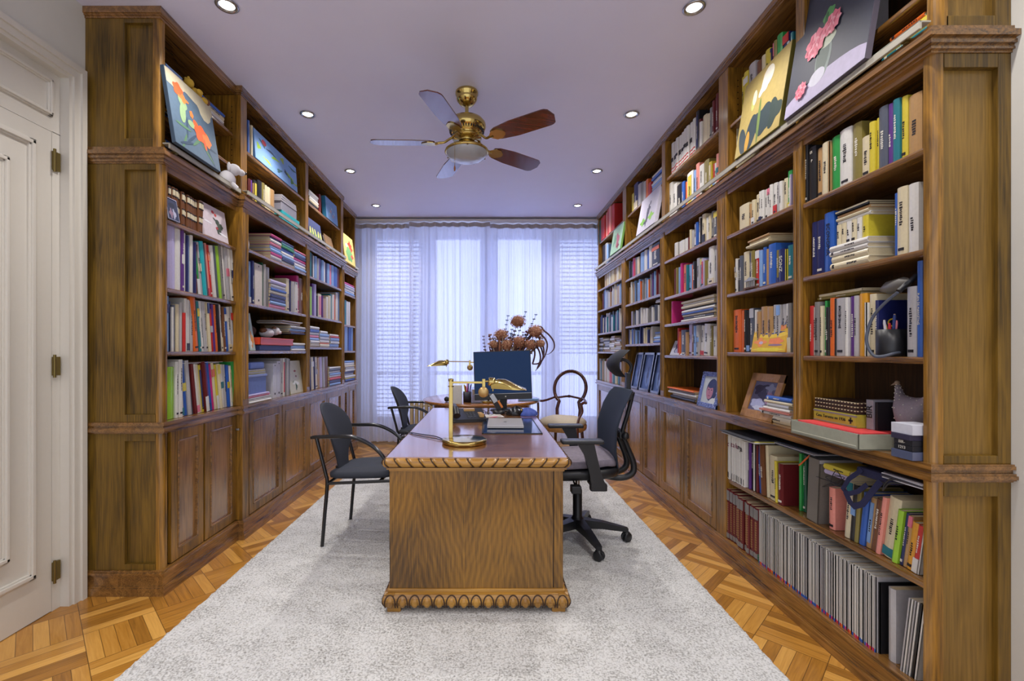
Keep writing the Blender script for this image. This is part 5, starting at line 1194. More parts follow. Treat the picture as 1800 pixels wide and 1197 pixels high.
    for px, py in ((860, 591), (925, 583)): MB().ball(at(px, py, 4.9), .012, 10).build('bud', BM('dr'), b)
bouquet()

# radiator by the window
r = thing('radiator', 'cream column radiator in front of the curtain behind the armchair', 'radiator', (-.78, 5.78, 0))
RD = plain('radiator_enamel', rgb(196, 180, 146), .4)
for i in range(6): MB().tube([(-.17 + i * .062, 0, .06), (-.17 + i * .062, 0, .60)], .021, 10).tube([(-.17 + i * .062, .05, .06), (-.17 + i * .062, .05, .60)], .021, 10).box(-.185 + i * .062, -.155 + i * .062, -.01, .06, .585, .62, c=.008).build('radiator_column', RD, r)
MB().tube([(-.19, .02, .10), (.18, .02, .10)], .014, 8).tube([(-.19, .02, .56), (.18, .02, .56)], .014, 8).box(-.18, -.15, 0, .05, 0, .06).box(.13, .16, 0, .05, 0, .06).build('radiator_pipe', RD, r)

# ------------------------------------------------------------------ ceiling fan
FX, FY = -.133, 3.09
f = thing('ceiling_fan', 'brass ceiling fan with five dark wooden blades and a glass bowl light', 'ceiling fan', (FX, FY, CEIL))
MB().lathe([(.001, 0), (.073, 0), (.077, -.006), (.077, -.020), (.070, -.026), (.070, -.050), (.066, -.062), (.045, -.088), (.020, -.100), (.001, -.102)], n=40).build('ceiling_canopy', BRASS, f)
MB().tube([(0, 0, -.09), (0, 0, -.19)], .0125, 14).build('down_rod', BRASS, f)
h = MB().lathe([(.001, -.165), (.03, -.168), (.075, -.178), (.110, -.196), (.128, -.220), (.130, -.240), (.122, -.262), (.100, -.284), (.085, -.296), (.085, -.306), (.001, -.308)], n=48)
h.build('motor_housing', BRASS, f)
q = MB()
for k in range(40):
    t = 2 * math.pi * k / 40; M = Matrix.Rotation(t, 4, 'Z'); q.box(.096, .118, -.0035, .0035, -.280, -.268, M=M @ Matrix.Rotation(0, 4, 'Y'))
q.build('vent_ring', INKD, f)
MB().lathe([(.085, -.306), (.10, -.310), (.10, -.320), (.055, -.326), (.050, -.345), (.062, -.352), (.062, -.372), (.085, -.378), (.135, -.392), (.147, -.402), (.150, -.412), (.142, -.416)], n=48).build('light_kit', BRASS, f)
m, t, b = nmat('frosted_bowl'); b.inputs['Base Color'].default_value = rgb(200, 205, 215); b.inputs['Roughness'].default_value = .15; b.inputs['Transmission Weight'].default_value = .35; b.inputs['Coat Weight'].default_value = .6; BOWL = m
MB().lathe([(.140, -.408), (.138, -.425), (.122, -.445), (.090, -.462), (.045, -.473), (.001, -.476)], n=48).build('glass_bowl', BOWL, f)
for k in range(3):
    t = 2 * math.pi * k / 3 + .6; MB().ball((.147 * math.cos(t), .147 * math.sin(t), -.420), .006, 8).build('bowl_screw', OB, f)
for k in range(5):
    a = math.radians(37.4 + 72 * k); M = Matrix.Rotation(a, 4, 'Z') @ Matrix.Translation((0, 0, -.350)) @ Matrix.Rotation(math.radians(-12), 4, 'X')
    n = 24; poly = []
    def bw(u): return .052 + .020 * min(1, u / .35)
    xs = [.215 + .44 * i / n for i in range(n + 1)]
    up_ = []; dn = []
    for x in xs:
        u = (x - .215) / .44; w = bw(u)
        if u > .86: w *= math.sqrt(max(.0, 1 - ((u - .86) / .14) ** 2.6)) * .999 + .001
        if u < .08: w *= .75 + .25 * (u / .08)
        up_.append((x, w)); dn.append((x, -w))
    bl = MB().prism(up_ + dn[::-1], -.0035, .0035, 'z', M=M).build('fan_blade', WFB, f)
    Mb = Matrix.Rotation(a, 4, 'Z'); q = MB()
    q.tube([(.07, 0, -.300), (.11, 0, -.318), (.15, .012, -.350), (.185, .006, -.352), (.215, 0, -.356)], [.010, .009, .008, .009, .010], 8, M=Mb, smooth_path=4)
    q.prism([(.195, -.016), (.225, -.044), (.265, -.046), (.30, -.020), (.308, 0), (.30, .020), (.265, .046), (.225, .044), (.195, .016)], -.0085, -.004, 'z', M=M)
    q.build('blade_bracket', BRASS, bl)
MB().tube([(-.072, -.135, -.40), (-.073, -.136, -.56)], .0013, 5).build('pull_chain', BRASS, f)
MB().lathe([(.001, -.018), (.005, -.014), (.0065, 0), (.004, .016), (.001, .020)], (-.073, -.136, -.575), 12).build('pull_knob', plain('knob_wood', rgb(150, 90, 50), .5), f)
# ------------------------------------------------------------------ pictures and objects on the shelves
def shelf_frame(sg, X, px0, px1, z, Xfar=None):
    """world position, rotation and width of something standing along the shelf between two photo columns"""
    a, b_ = Yof(sg, X, px0), Yof(sg, X, px1); return (sg * X, (a + b_) / 2, z), (0 if sg > 0 else math.pi), abs(a - b_)
def blobs(par, items, W_, H_, x=-.0012, name='painted_picture', M=None):
    """flat painted shapes: (u, v, ru, rv, colour, rotation deg, petals)"""
    cols = []; mb = MB(); k = 0
    for it in items:
        u, v, ru, rv, c, rot = it[:6]; pet = it[6] if len(it) > 6 else 0
        if c not in cols: cols.append(c)
        n = 26; pts = []; ca, sa = math.cos(math.radians(rot)), math.sin(math.radians(rot))
        for j in range(n):
            t = 2 * math.pi * j / n; rr = 1 + ((.30 if pet < 5 else .13) * math.cos(pet * t) if pet else 0)
            du, dv = ru * rr * math.cos(t), rv * rr * math.sin(t); du, dv = du * ca - dv * sa, du * sa + dv * ca
            uu = min(.995, max(.005, u + du)); vv = min(.995, max(.005, v + dv * 1.0))
            pts.append((x - .00005 * k, (.5 - uu) * W_, vv * H_))
        mb.add(pts, [tuple(range(n))], cols.index(c)); k += 1
    return mb.build(name, [paint(c) for c in cols], par, fix=False)
def paint(c): return plain('paint_%d_%d_%d' % c, rgb(*c), .6, noise=.14, scale=45)
def canvas(label, sg, X, px0, px1, z, h, col, items, tilt=8, thick=.02, name='canvas_painting', cat='painting', grp=None, side=None):
    loc, rz, w = shelf_frame(sg, X, px0, px1, z)
    r = thing(name, label, cat, loc, (0, math.radians(tilt), rz), group=grp)
    MB().box(0, thick, -w / 2, w / 2, 0, h, c=.001).build('canvas', paint(side or col), r)
    MB().box(-.0008, .001, -w / 2 + .001, w / 2 - .001, .001, h - .001).build('painted_ground', paint(col), r)
    blobs(r, items, w, h); return r
R = random.Random(77)
OR, OR2, GRN, PGR, BLU, DBL = (232, 100, 56), (240, 130, 70), (90, 128, 96), (148, 176, 130), (86, 108, 128), (58, 78, 100)
top = [(.5, .95, .55, .10, (196, 188, 160), 0), (.15, .86, .2, .08, (196, 188, 160), 0, 5), (.80, .90, .32, .20, (196, 188, 160), 0, 4)]
sw = [(.5 + .3 * math.cos(i), .25 + .16 * math.sin(i * 1.7), .16, .02, GRN if i % 2 else DBL, 20 * i) for i in range(12)]
canvas('blue green canvas with orange flowers leaning above the nearest left cornice', -1, 1.60, 309, 388, 2.331, .405, BLU,
       top + sw + [(.28, .62, .07, .10, PGR, 20, 3), (.25, .5, .06, .14, PGR, -10), (.42, .43, .08, .05, PGR, 0)] +
       [(.22, .80, .10, .09, OR, 10, 5), (.31, .72, .09, .05, OR2, 0, 4), (.45, .58, .04, .05, OR2, 0, 5), (.62, .38, .15, .12, OR, 15, 5), (.52, .47, .05, .07, OR, 40), (.74, .34, .10, .09, OR2, 0, 5), (.68, .26, .03, .08, OR, 10)], tilt=9, side=(70, 90, 110))
canvas('light blue canvas with green lizards lying long on the second left loft shelf', -1, 1.642, 449, 523, 2.631, .215, (128, 168, 220),
       [(.08 + .09 * i, .5 + .28 * math.sin(i * 2.3), .04, .10, [(150, 190, 60), (70, 110, 120), (170, 190, 80), (60, 80, 110)][i % 4], 30 * i, 3) for i in range(11)] + [(.2, .78, .05, .09, (190, 70, 80), 0), (.85, .25, .04, .1, (90, 140, 60), 0, 3)], tilt=4, thick=.03, side=(80, 130, 190))
canvas('pale blue canvas in the far part of the third left loft shelf', -1, 1.642, 574, 594, 2.631, .225, (120, 160, 206), [(.3 + .1 * i, .3 + .15 * (i % 3), .06, .08, (196, 160, 160) if i % 2 else (150, 190, 210), 20 * i, 4) for i in range(5)], tilt=4, thick=.04, side=(44, 120, 160))
canvas('navy canvas with yellow tulips leaning on the third left loft ledge', -1, 1.62, 545, 568, 2.30, .20, (66, 76, 120), [(.1 + .2 * i, .30, .06, .3, (214, 214, 120), 8 * (i % 3 - 1)) for i in range(5)] + [(.2 + .2 * i, .2, .04, .22, (90, 150, 110), -10) for i in range(4)], tilt=9)
canvas('yellow canvas with red poppies leaning above the farthest left cornice', -1, 1.635, 607, 625, 2.302, .345, (222, 206, 120), [(.5, .35, .30, .26, (120, 176, 110), 0, 6), (.62, .70, .16, .12, (220, 60, 40), 0, 4), (.72, .58, .14, .10, (230, 80, 50), 0, 4), (.30, .62, .1, .06, (240, 230, 210), 0), (.75, .3, .12, .07, (226, 90, 60), 0, 4)], tilt=7, side=(210, 170, 50))
canvas('white canvas with a red orchid spray under the nearest left cornice', -1, 1.672, 360, 402, 1.946, .205, (206, 194, 200), [(.45, .82, .06, .05, (176, 50, 60), 0, 5), (.55, .76, .05, .05, (196, 70, 70), 0, 5), (.6, .55, .16, .07, (60, 70, 60), -30, 4), (.7, .45, .12, .10, (70, 84, 70), 0, 6), (.62, .30, .10, .12, (66, 76, 66), 20, 5), (.55, .36, .05, .04, (180, 60, 70), 0, 4), (.2, .45, .16, .03, (232, 230, 236), -5), (.8, .22, .18, .03, (236, 234, 240), -8)], tilt=8)
canvas('small white canvas with a thin flower stem on the second left counter', -1, 1.655, 511, 533, .888, .285, (206, 204, 186), [(.5, .68, .08, .03, (150, 60, 70), 0, 4), (.55, .52, .05, .03, (120, 60, 80), 0, 4), (.4, .33, .16, .05, (230, 232, 226), 10), (.6, .3, .12, .05, (232, 232, 228), -10), (.5, .2, .06, .10, (60, 90, 70), 0, 3), (.3, .36, .05, .02, (90, 120, 90), 40)], tilt=7, side=(176, 176, 96))
# right side
PK, PK2, PK3 = (232, 120, 142), (244, 168, 182), (206, 84, 110)
def peony(u, v, s):
    L_ = [(u, v, s, s * .82, PK, 0, 9)]
    for i in range(26):
        t = i * 2.4; L_.append((u + s * .8 * math.cos(t) * (5 - i % 5) / 5, v + s * .68 * math.sin(t) * (5 - i % 5) / 5, s * (.30 - .006 * i), s * (.11 - .002 * i), [PK2, PK3, PK][i % 3], 47 * i))
    return L_
canvas('dark canvas of pink peonies in a glass vase leaning above the nearest right cornice', 1, 1.395, 1521, 1378, 2.331, .575, (52, 56, 72),
       [(.5, .05, .56, .12, (176, 168, 196), 0), (.47, .28, .10, .17, (120, 136, 130), 0), (.46, .30, .08, .14, (74, 92, 84), 0), (.50, .40, .10, .05, (190, 200, 176), 0), (.42, .16, .10, .06, (200, 200, 214), 0), (.46, .60, .07, .06, (90, 160, 90), 30, 5), (.44, .52, .03, .12, (60, 110, 66), 0)] +
       peony(.52, .78, .095) + peony(.66, .70, .095) + peony(.77, .72, .095) + peony(.34, .45, .13) + peony(.54, .50, .10) + peony(.23, .14, .075), tilt=9, thick=.022, side=(90, 84, 96))
canvas('olive canvas of white calla lilies leaning above the second right cornice', 1, 1.40, 1369, 1291, 2.331, .42, (176, 156, 92),
       [(.35, .22, .10, .30, (52, 66, 74), -15, 2), (.62, .26, .14, .24, (46, 62, 66), 20, 2), (.5, .3, .03, .3, (110, 130, 70), 5), (.15, .18, .08, .2, (60, 72, 78), 20), (.85, .25, .13, .16, (44, 62, 58), 0, 3), (.30, .62, .05, .10, (186, 190, 110), 0), (.58, .82, .12, .13, (224, 220, 204), -30), (.50, .72, .08, .10, (232, 228, 214), -20, 3), (.32, .68, .05, .10, (216, 214, 190), 5), (.28, .12, .05, .14, (196, 150, 60), 0)], tilt=9, thick=.045, side=(112, 108, 44))
canvas('white canvas with a dark and green plant leaning above the fourth right cornice', 1, 1.405, 1150, 1118, 2.331, .33, (206, 202, 218), [(.3, .28, .13, .09, (130, 190, 80), 0, 4), (.72, .30, .13, .09, (150, 206, 90), 0, 4), (.5, .35, .05, .22, (70, 70, 96), 0, 3), (.55, .55, .07, .12, (84, 84, 110), 10, 4), (.45, .22, .1, .05, (80, 80, 100), 0, 5), (.6, .7, .03, .06, (90, 84, 110), 0)], tilt=10, thick=.03)
canvas('mint green canvas leaning above the farthest right cornice', 1, 1.40, 1090, 1072, 2.331, .29, (168, 206, 176), [(.6, .45, .14, .26, (190, 110, 130), 10, 3), (.3, .5, .12, .2, (120, 176, 140), -10, 3), (.7, .2, .1, .1, (140, 60, 80), 0, 4)], tilt=9, thick=.02, side=(110, 160, 80))
canvas('small yellow and orange abstract canvas standing on the second right bay shelf', 1, 1.448, 1380, 1320, 1.2475, .165, (222, 176, 56),
       [(.5, .88, .5, .10, (90, 100, 140), 0, 7), (.2, .78, .12, .08, (110, 116, 160), 30, 3), (.5, .55, .5, .10, (236, 200, 70), 0), (.3, .60, .2, .03, (80, 90, 140), -8, 5), (.7, .6, .2, .03, (90, 90, 130), 8, 5), (.25, .32, .16, .12, (240, 150, 90), 0, 4), (.7, .34, .2, .1, (240, 140, 90), 0, 5), (.28, .3, .06, .05, (200, 180, 200), 0), (.7, .22, .2, .03, (150, 120, 150), 0), (.5, .08, .45, .06, (226, 206, 60), 0, 6), (.8, .75, .12, .08, (226, 140, 90), 0)], tilt=10, thick=.018, side=(196, 140, 40))
def photo_frame(label, sg, X, p0, p1, z, h, fw, fmat, ground, items, tilt=14, thick=.014, yaw=0, deco=None, name_ok=True):
    loc, rz, w = shelf_frame(sg, X, p0, p1, z); r = thing('photo_frame', label, 'picture frame', loc, (0, math.radians(tilt), rz + yaw))
    MB().box(0, thick, -w / 2, -w / 2 + fw, 0, h, c=.002).box(0, thick, w / 2 - fw, w / 2, 0, h, c=.002).box(0, thick, -w / 2, w / 2, 0, fw, c=.002).box(0, thick, -w / 2, w / 2, h - fw, h, c=.002).build('frame', fmat, r)
    p = MB().box(thick * .5, thick * .8, -w / 2 + fw * .9, w / 2 - fw * .9, fw * .9, h - fw * .9).build('photograph', paint(ground), r)
    q = blobs(r, [(fw / w + u * (1 - 2 * fw / w), fw / h + v * (1 - 2 * fw / h), ru * (1 - 2 * fw / w), rv * (1 - 2 * fw / h)) + tuple(rest) for u, v, ru, rv, *rest in items], w, h, x=thick * .48, name='photographed_figures')
    tr_ = math.radians(tilt); d_ = h * .7 * math.sin(tr_) + .045
    if name_ok: MB().tube([(thick + .004, 0, h * .7), (d_ * math.cos(tr_), 0, d_ * math.sin(tr_) + .003)], .003, 6).build('easel_back', BLACKP, r)
    if deco: deco(r, w, h, fw)
    return r
photo_frame('light wood frame holding a dark photograph on the second right counter', 1, 1.455, 1355, 1300, .8875, .255, .045, WLF, (92, 90, 120), [(.3, .75, .28, .14, (40, 32, 60), 20, 3), (.5, .55, .2, .2, (60, 56, 84), 0, 4), (.35, .25, .3, .16, (168, 172, 208), 0, 5), (.8, .5, .16, .2, (150, 120, 150), 0, 3), (.75, .8, .2, .12, (130, 134, 160), 0, 4), (.5, .1, .3, .08, (190, 194, 216), 0, 6)], tilt=18)
def speck(r, w, h, fw):
    R = random.Random(4); mb = MB()
    for i in range(70):
        s = R.choice(['l', 'r', 't', 'b']); y = {'l': R.uniform(w / 2 - fw, w / 2), 'r': R.uniform(-w / 2, -w / 2 + fw)}.get(s, R.uniform(-w / 2, w / 2)); z = {'t': R.uniform(h - fw, h), 'b': R.uniform(0, fw)}.get(s, R.uniform(0, h))
        mb.ball((-.0005, max(-w / 2 + .004, min(w / 2 - .004, y)), max(.004, min(h - .004, z))), (.001, .004, .004), 6, m=i % 2)
    mb.build('flower_pattern', [paint((176, 184, 226)), paint((40, 50, 96))], r)
photo_frame('blue flowered frame with a portrait of a dark haired person, third right counter', 1, 1.425, 1257, 1224, .8875, .235, .030, paint((104, 118, 176)), (190, 196, 200), [(.62, .5, .36, .42, (44, 52, 92), 0), (.5, .42, .22, .27, (178, 120, 140), 0), (.6, .72, .26, .14, (46, 56, 100), 20), (.42, .50, .05, .02, (60, 40, 60), 0), (.60, .50, .05, .02, (60, 40, 60), 0), (.5, .40, .03, .06, (160, 100, 124), 0), (.5, .28, .09, .02, (150, 70, 96), 0), (.75, .08, .22, .12, (214, 216, 214), 20)], tilt=12, deco=speck)
photo_frame('unframed black and white photograph leaning on third right bay shelf', 1, 1.46, 1204, 1176, 1.2225, .125, .002, BLACKP, (196, 198, 212), [(.45, .5, .3, .3, (70, 66, 92), 0, 3), (.5, .75, .14, .12, (40, 38, 60), 0), (.8, .3, .14, .2, (120, 120, 150), 0), (.4, .3, .16, .16, (150, 150, 176), 0)], tilt=22, thick=.006)
FB = plain('frame_blue_black', rgb(30, 38, 66), .15, coat=.8)
for lab, p0, p1 in (('leftmost of three tall dark frames on the fourth right counter', 1120, 1108), ('middle one of three tall dark frames on the fourth right counter', 1139, 1122), ('rightmost of three tall dark frames on the fourth right counter', 1157, 1142)):
    photo_frame(lab, 1, 1.45, p1, p0, .8875, .36, .022, FB, (80, 104, 160), [(.5, .5, .3, .45, (110, 134, 188), 20), (.55, .4, .1, .2, (70, 80, 120), 0, 4)], tilt=10, thick=.03)
photo_frame('small dark photograph leaning against the brown encyclopedia under the left cornice', -1, 1.655, 297, 317, 1.9455, .12, .004, plain('silver_edge', rgb(170, 174, 196), .3, .6), (44, 52, 84), [(.35, .3, .16, .2, (150, 120, 140), 0, 4), (.65, .3, .14, .22, (176, 176, 200), 0, 3), (.5, .7, .3, .12, (30, 34, 60), 0)], tilt=10, thick=.006)

# tray box on the nearest right counter with its contents
r = thing('tray_box', 'pale grey open storage box sticking out over the nearest right counter', 'box', (1.49, 1.855, .8875))
GB = paint((158, 160, 142)); w, l, hh = .125, .185, .058
MB().box(-w, w, -l, l, 0, .003).box(-w, -w + .004, -l, l, 0, hh, c=.001).box(w - .004, w, -l, l, 0, hh, c=.001).box(-w, w, -l, -l + .004, 0, hh, c=.001).box(-w, w, l - .004, l, 0, hh, c=.001).build('box_walls', GB, r)
MB().box(-w - .0015, -w, -l + .01, l - .01, .012, .0145).build('ridge', paint((196, 196, 176)), r)
def flat(name, label, cat, X, y, z, dx, dy, t, col, rz=0, grp=None, mat=None):
    o = MB().box(-dx / 2, dx / 2, -dy / 2, dy / 2, 0, t, c=.001).build(name, mat or paint(col), None, (0, 0, 0)); o.location = (X, y, z); o.rotation_euler = (0, 0, rz); tag(o, label, cat, grp); return o
flat('paper_stack', 'white sheets at the bottom of the grey tray box', 'papers', 1.49, 1.86, .891, .22, .33, .048, (216, 218, 230))
flat('document_folder', 'bright red cardboard folder on the sheets in the grey tray box', 'folder', 1.50, 1.865, .940, .21, .34, .006, (226, 70, 72), .02)
def yellow_box(z, t, lab):
    r = thing('game_box', lab, 'box', (1.535, 1.915, z), (0, 0, 0)); MB().box(-.075, .075, -.115, .115, 0, t, c=.001).build('box_body', paint((176, 168, 60)), r)
    MB().box(-.0758, -.07, -.116, .116, t * .80, t * .92).box(-.0758, -.07, -.116, .116, t * .06, t * .13).build('grey_stripe', paint((130, 124, 130)), r); return r
yb = yellow_box(.947, .052, 'thick yellow book box with black title in the grey tray box')
m3 = Matrix((Vector((0, -1, 0)), Vector((0, 0, 1)), Vector((-1, 0, 0)))).transposed().to_euler()
lettering('Casa Turuena en 1936', .018, INKD, yb, (-.0768, .016, .026), m3)
MB().box(-.0768, -.07, -.094, -.088, .014, .038).box(-.0768, -.07, -.101, -.081, .022, .030).build('black_cross', INKD, yb)
for i in range(3):
    r = thing('striped_box', ['lowest dark brown box with cream checks on the yellow box', 'middle dark brown box with cream checks on the yellow box', 'topmost dark brown box with cream checks on the yellow box'][i], 'box', (1.535, 1.915, 1.0 + i * .0155), group='checked boxes on the yellow box')
    MB().box(-.072, .072, -.113, .113, 0, .0145, c=.002).build('box_body', paint((52, 32, 24)), r)
    q = MB()
    for k in range(14): q.box(-.0728, -.06, -.112 + k * .0165, -.104 + k * .0165, .0105, .0148)
    for k in range(9): q.box(-.068 + k * .0155, -.061 + k * .0155, -.1138, -.10, .0105, .0148)
    q.build('cream_checks', paint((206, 190, 150)), r)
r = thing('disc_case', 'silver grey case marked BIR standing at the end of the yellow box', 'case', (1.495, 1.775, .947), (0, 0, 0))
MB().box(0, .09, -.016, .016, 0, .115, c=.001).build('case_body', paint((150, 148, 156)), r)
m3v = Matrix((Vector((0, 0, 1)), Vector((0, 1, 0)), Vector((-1, 0, 0)))).transposed().to_euler()
lettering('BIR', .036, INKD, r, (-.0012, 0, .068), m3v)
flat('black_case', 'black case standing beside the silver BIR case', 'case', 1.535, 1.751, .947, .07, .012, .108, (28, 26, 32))
# small boxes in front of the hen
y_ = 1.545
def small(label, z, t, col, X=1.452, dx=.075, dy=.07, y=y_, name='cassette_case', mat=None): return flat(name, label, 'case', X, y, z, dx, dy, t, col, 0, 'small cases at the near end of the counter', mat)
c0 = small('clear plastic case at the bottom of the pile near the camera', .888, .028, (70, 80, 110), mat=plain('smoky_clear', rgb(88, 96, 124), .08, coat=.9), dx=.085, dy=.08)
c1 = small('black case marked with white figures, second lowest of the pile', .9165, .018, (30, 30, 36)); c2 = small('black case marked BIR in the middle of the pile', .935, .018, (34, 34, 40))
c3 = small('dark case with a pale edge under the white box', .9535, .018, (46, 42, 66), dx=.095); c4 = small('white box on top of the pile near the camera', .972, .034, (204, 206, 216), dx=.085, dy=.08)
for o, s in ((c2, 'BIR-'), (c1, '1213')): lettering(s, .014, INKW, o, (-.0387, .004, .009), m3)
# dotted hen
r = thing('stuffed_hen', 'grey fabric hen with white dots perched on the edge of the grey tray box', 'ornament', (1.572, 1.668, .9475))
HEN = plain('hen_fabric', rgb(150, 140, 150), .9, noise=.15, scale=120)
rings = []
for y, z, ry in ((-.085, .165, .004), (-.078, .150, .018), (-.06, .115, .040), (-.035, .082, .056), (0, .070, .064), (.030, .074, .062), (.050, .092, .046), (.060, .120, .028), (.066, .145, .020), (.070, .165, .014), (.072, .175, .004)):
    rings.append([(math.cos(t) * ry * .85, y + .35 * 0, z + math.sin(t) * ry) for t in [2 * math.pi * j / 20 for j in range(20)]])
body = MB().loft(rings); body.build('body', HEN, r)
q = MB(); R = random.Random(9)
for i in range(len(rings) - 1):
    for j in range(20):
        if rings[i][j][0] < .02 and (i + j) % 2 == 0:
            p = rings[i][j]; q.ball((p[0] - .0005, p[1], p[2]), .0022, 6)
q.build('white_dots', paint((214, 210, 200)), r)
MB().ball((0, .074, .182), (.010, .008, .010), 8).tube([(0, .08, .18), (-.005, .095, .172)], [.006, .001], 6).build('comb', paint((150, 130, 110)), r)
MB().tube([(0, -.085, .165), (0, -.088, .185), (0, -.082, .195)], .004, 6).tube([(0, -.085, .165), (0, -.10, .178)], .003, 6).build('tail_tie', paint((170, 150, 110)), r)

# pen cup, reading lamp and cable on the nearest right shelf
PCX, PCY, PCZ = 1.478, 1.664, 1.2325
r = thing('pencil_cup', 'black plastic pen cup on the nearest right middle shelf', 'pen cup', (PCX, PCY, PCZ))
MB().lathe([(.001, 0), (.040, 0), (.042, .004), (.043, .098), (.040, .098), (.038, .006), (.001, .006)], n=28).build('cup', BLACKP, r)
for i, (lab, c, dx, dy, h) in enumerate((('white marker', (216, 214, 220), .0, .020, .135), ('red pen', (206, 40, 50), -.005, -.002, .122), ('navy blue marker', (30, 50, 110), -.01, -.022, .150), ('wooden pencil', (190, 160, 120), .012, .0, .155), ('yellow pen', (226, 186, 60), .012, .028, .118), ('pink pencil', (206, 120, 130), .004, -.014, .130))):
    o = MB().tube([(dx * .5, dy * .5, .008), (dx * 1.2, dy * 1.3, h - .012), (dx * 1.25, dy * 1.35, h)], [.0045, .0045, .003], 8).build('pen', paint(c), None, (0, 0, 0)); o.location = (PCX, PCY, PCZ)
    tag(o, '%s standing in the black pen cup on the right shelf' % lab, 'pen', 'pens in the black cup')
s_ = thing('scissors', 'scissors with yellow handles standing in the black pen cup', 'scissors', (PCX, PCY, PCZ))
MB().tube([(.02, .012, .01), (.022, .016, .11)], .003, 6).build('blades', CHROME, s_)
MB().tube([(.022 + 0 * t, .018 + .016 * math.cos(t), .125 + .013 * math.sin(t)) for t in [2 * math.pi * j / 16 for j in range(17)]], .003, 6).build('handle', paint((226, 190, 50)), s_)
s_ = thing('flexible_reading_lamp', 'grey reading lamp with a thick flexible neck looping over the shelf edge', 'lamp', (1.45, 1.66, 1.2325), world=True)
def rp3(px, py, X): Y = X * F / (px - VX); return (X, Y, EYE - (py - VY) * Y / F)
MB().tube([rp3(1588, 619, 1.50), rp3(1572, 621, 1.45), rp3(1552, 626, 1.42), rp3(1536, 625, 1.405), rp3(1525, 608, 1.40), rp3(1524, 588, 1.40), rp3(1533, 560, 1.41), rp3(1552, 536, 1.42), rp3(1578, 514, 1.43)], .0052, 10, smooth_path=6).build('flexible_neck', plain('neck_grey', rgb(78, 84, 98), .4), s_)
a, b_ = Vector(rp3(1550, 510, 1.50)), Vector(rp3(1600, 494, 1.47))
MB().tube([a, a.lerp(b_, .3), a.lerp(b_, .8), b_], [.008, .024, .022, .008], 12).build('lamp_head', plain('lamp_head_grey', rgb(112, 110, 104), .4), s_)
MB().tube([rp3(1580, 512, 1.44), rp3(1590, 502, 1.46), rp3(1600, 494, 1.47), rp3(1611, 484, 1.49)], .009, 8, smooth_path=3).build('hinge_arm', BLACKP, s_)

# model house on the second right bay shelf
loc, rz, w = shelf_frame(1, 1.448, 1309, 1329, 1.5955)
r = thing('model_temple', 'tiny silver model temple in front of the books, second right bay', 'ornament', loc)
MB().box(-.012, .03, -.05, .05, 0, .008, c=.001).build('plinth', paint((96, 66, 56)), r)
SV = plain('model_silver', rgb(170, 170, 166), .4, .5); q = MB()
for k in range(6): q.tube([(.0, -.036 + k * .0145, .008), (.0, -.036 + k * .0145, .042)], .0032, 6)
q.build('columns', SV, r); MB().box(-.008, .022, -.042, .042, .042, .050).build('roof_slab', SV, r); MB().prism([(-.030, .050), (.030, .050), (0, .064)], -.006, .018, 'x').build('pediment', SV, r)

# grey binder and magazine files
def box_file(label, sg, X, p0, p1, z, h, d, col, kind='document_box'):
    loc, rz, w = shelf_frame(sg, X, p0, p1, z); r = thing(kind, label, 'box file', loc, (0, 0, rz))
    q = MB().prism([(0, 0), (d, 0), (d, h), (d * .55, h), (0, h)], -w / 2, w / 2, 'y'); q.build('box_body', paint(col), r)
    MB().lathe([(.001, 0), (.008, 0), (.009, .001)], n=12, M=Matrix.Translation((-.0005, 0, h * .12)) @ Matrix.Rotation(-math.pi / 2, 4, 'Y')).lathe([(.001, 0), (.005, 0), (.006, .001)], n=12, M=Matrix.Translation((-.0005, 0, h * .94)) @ Matrix.Rotation(-math.pi / 2, 4, 'Y')).build('finger_hole', INKD, r)
    return r
box_file('tall cream document box on the second left bay shelf', -1, 1.655, 448, 461, 1.586, .30, .22, (214, 206, 196))
box_file('white document box at the far side of the lying books, second left bay', -1, 1.655, 518.5, 523.5, 1.586, .27, .2, (214, 212, 206))
box_file('first white magazine file on the second left counter', -1, 1.655, 480, 486.5, .888, .27, .24, (206, 206, 214)); box_file('second white magazine file on the second left counter, taller', -1, 1.655, 487, 493.5, .888, .285, .24, (198, 198, 210))
r = thing('ring_binder', 'large grey linen binder standing on the upper open cabinet shelf', 'binder', (1.462, 2.045, .4895), (math.radians(3), 0, 0))
MB().box(0, .006, -.035, .035, 0, .285, c=.001).box(0, .185, -.035, -.031, 0, .285, c=.001).box(0, .185, .031, .035, 0, .285, c=.001).build('binder_cover', plain('grey_linen', rgb(112, 106, 98), .9, noise=.25, scale=300), r)
MB().box(.008, .178, -.029, .029, .004, .282).build('binder_pages', BM('lg'), r)
MB().box(-.001, .188, -.0365, -.034, .270, .286, c=.001).build('pale_edge', BM('lg'), r)
# loose things crammed above the books in the open cabinet
def sheets(name, label, cat, X, y, z, dx, dy, n, t, cols, jit=.01, seed=1, rx=0):
    R = random.Random(seed); q = MB(); 
    for i in range(n): q.box(-dx / 2, dx / 2, -dy / 2, dy / 2, i * t, i * t + t * .8, m=i % len(cols), M=Matrix.Translation((R.uniform(-jit, jit), R.uniform(-jit, jit), 0)) @ Matrix.Rotation(R.uniform(-.06, .06), 4, 'Z'))
    o = q.build(name, [paint(c) for c in cols], None, (0, 0, 0)); o.location = (X, y, z); o.rotation_euler = (rx, 0, 0); tag(o, label, cat); return o
sheets('brochures', 'white and yellow brochures lying on the white catalunya volumes', 'brochures', 1.52, 2.54, .7685, .22, .34, 3, .005, [(212, 210, 206), (206, 196, 90), (60, 62, 70)], .02, 3)
sheets('folders', 'black and grey folders lying over the books in the open cabinet', 'folders', 1.54, 2.15, .787, .18, .28, 3, .005, [(40, 44, 52), (150, 150, 156), (30, 40, 56)], .012, 4)
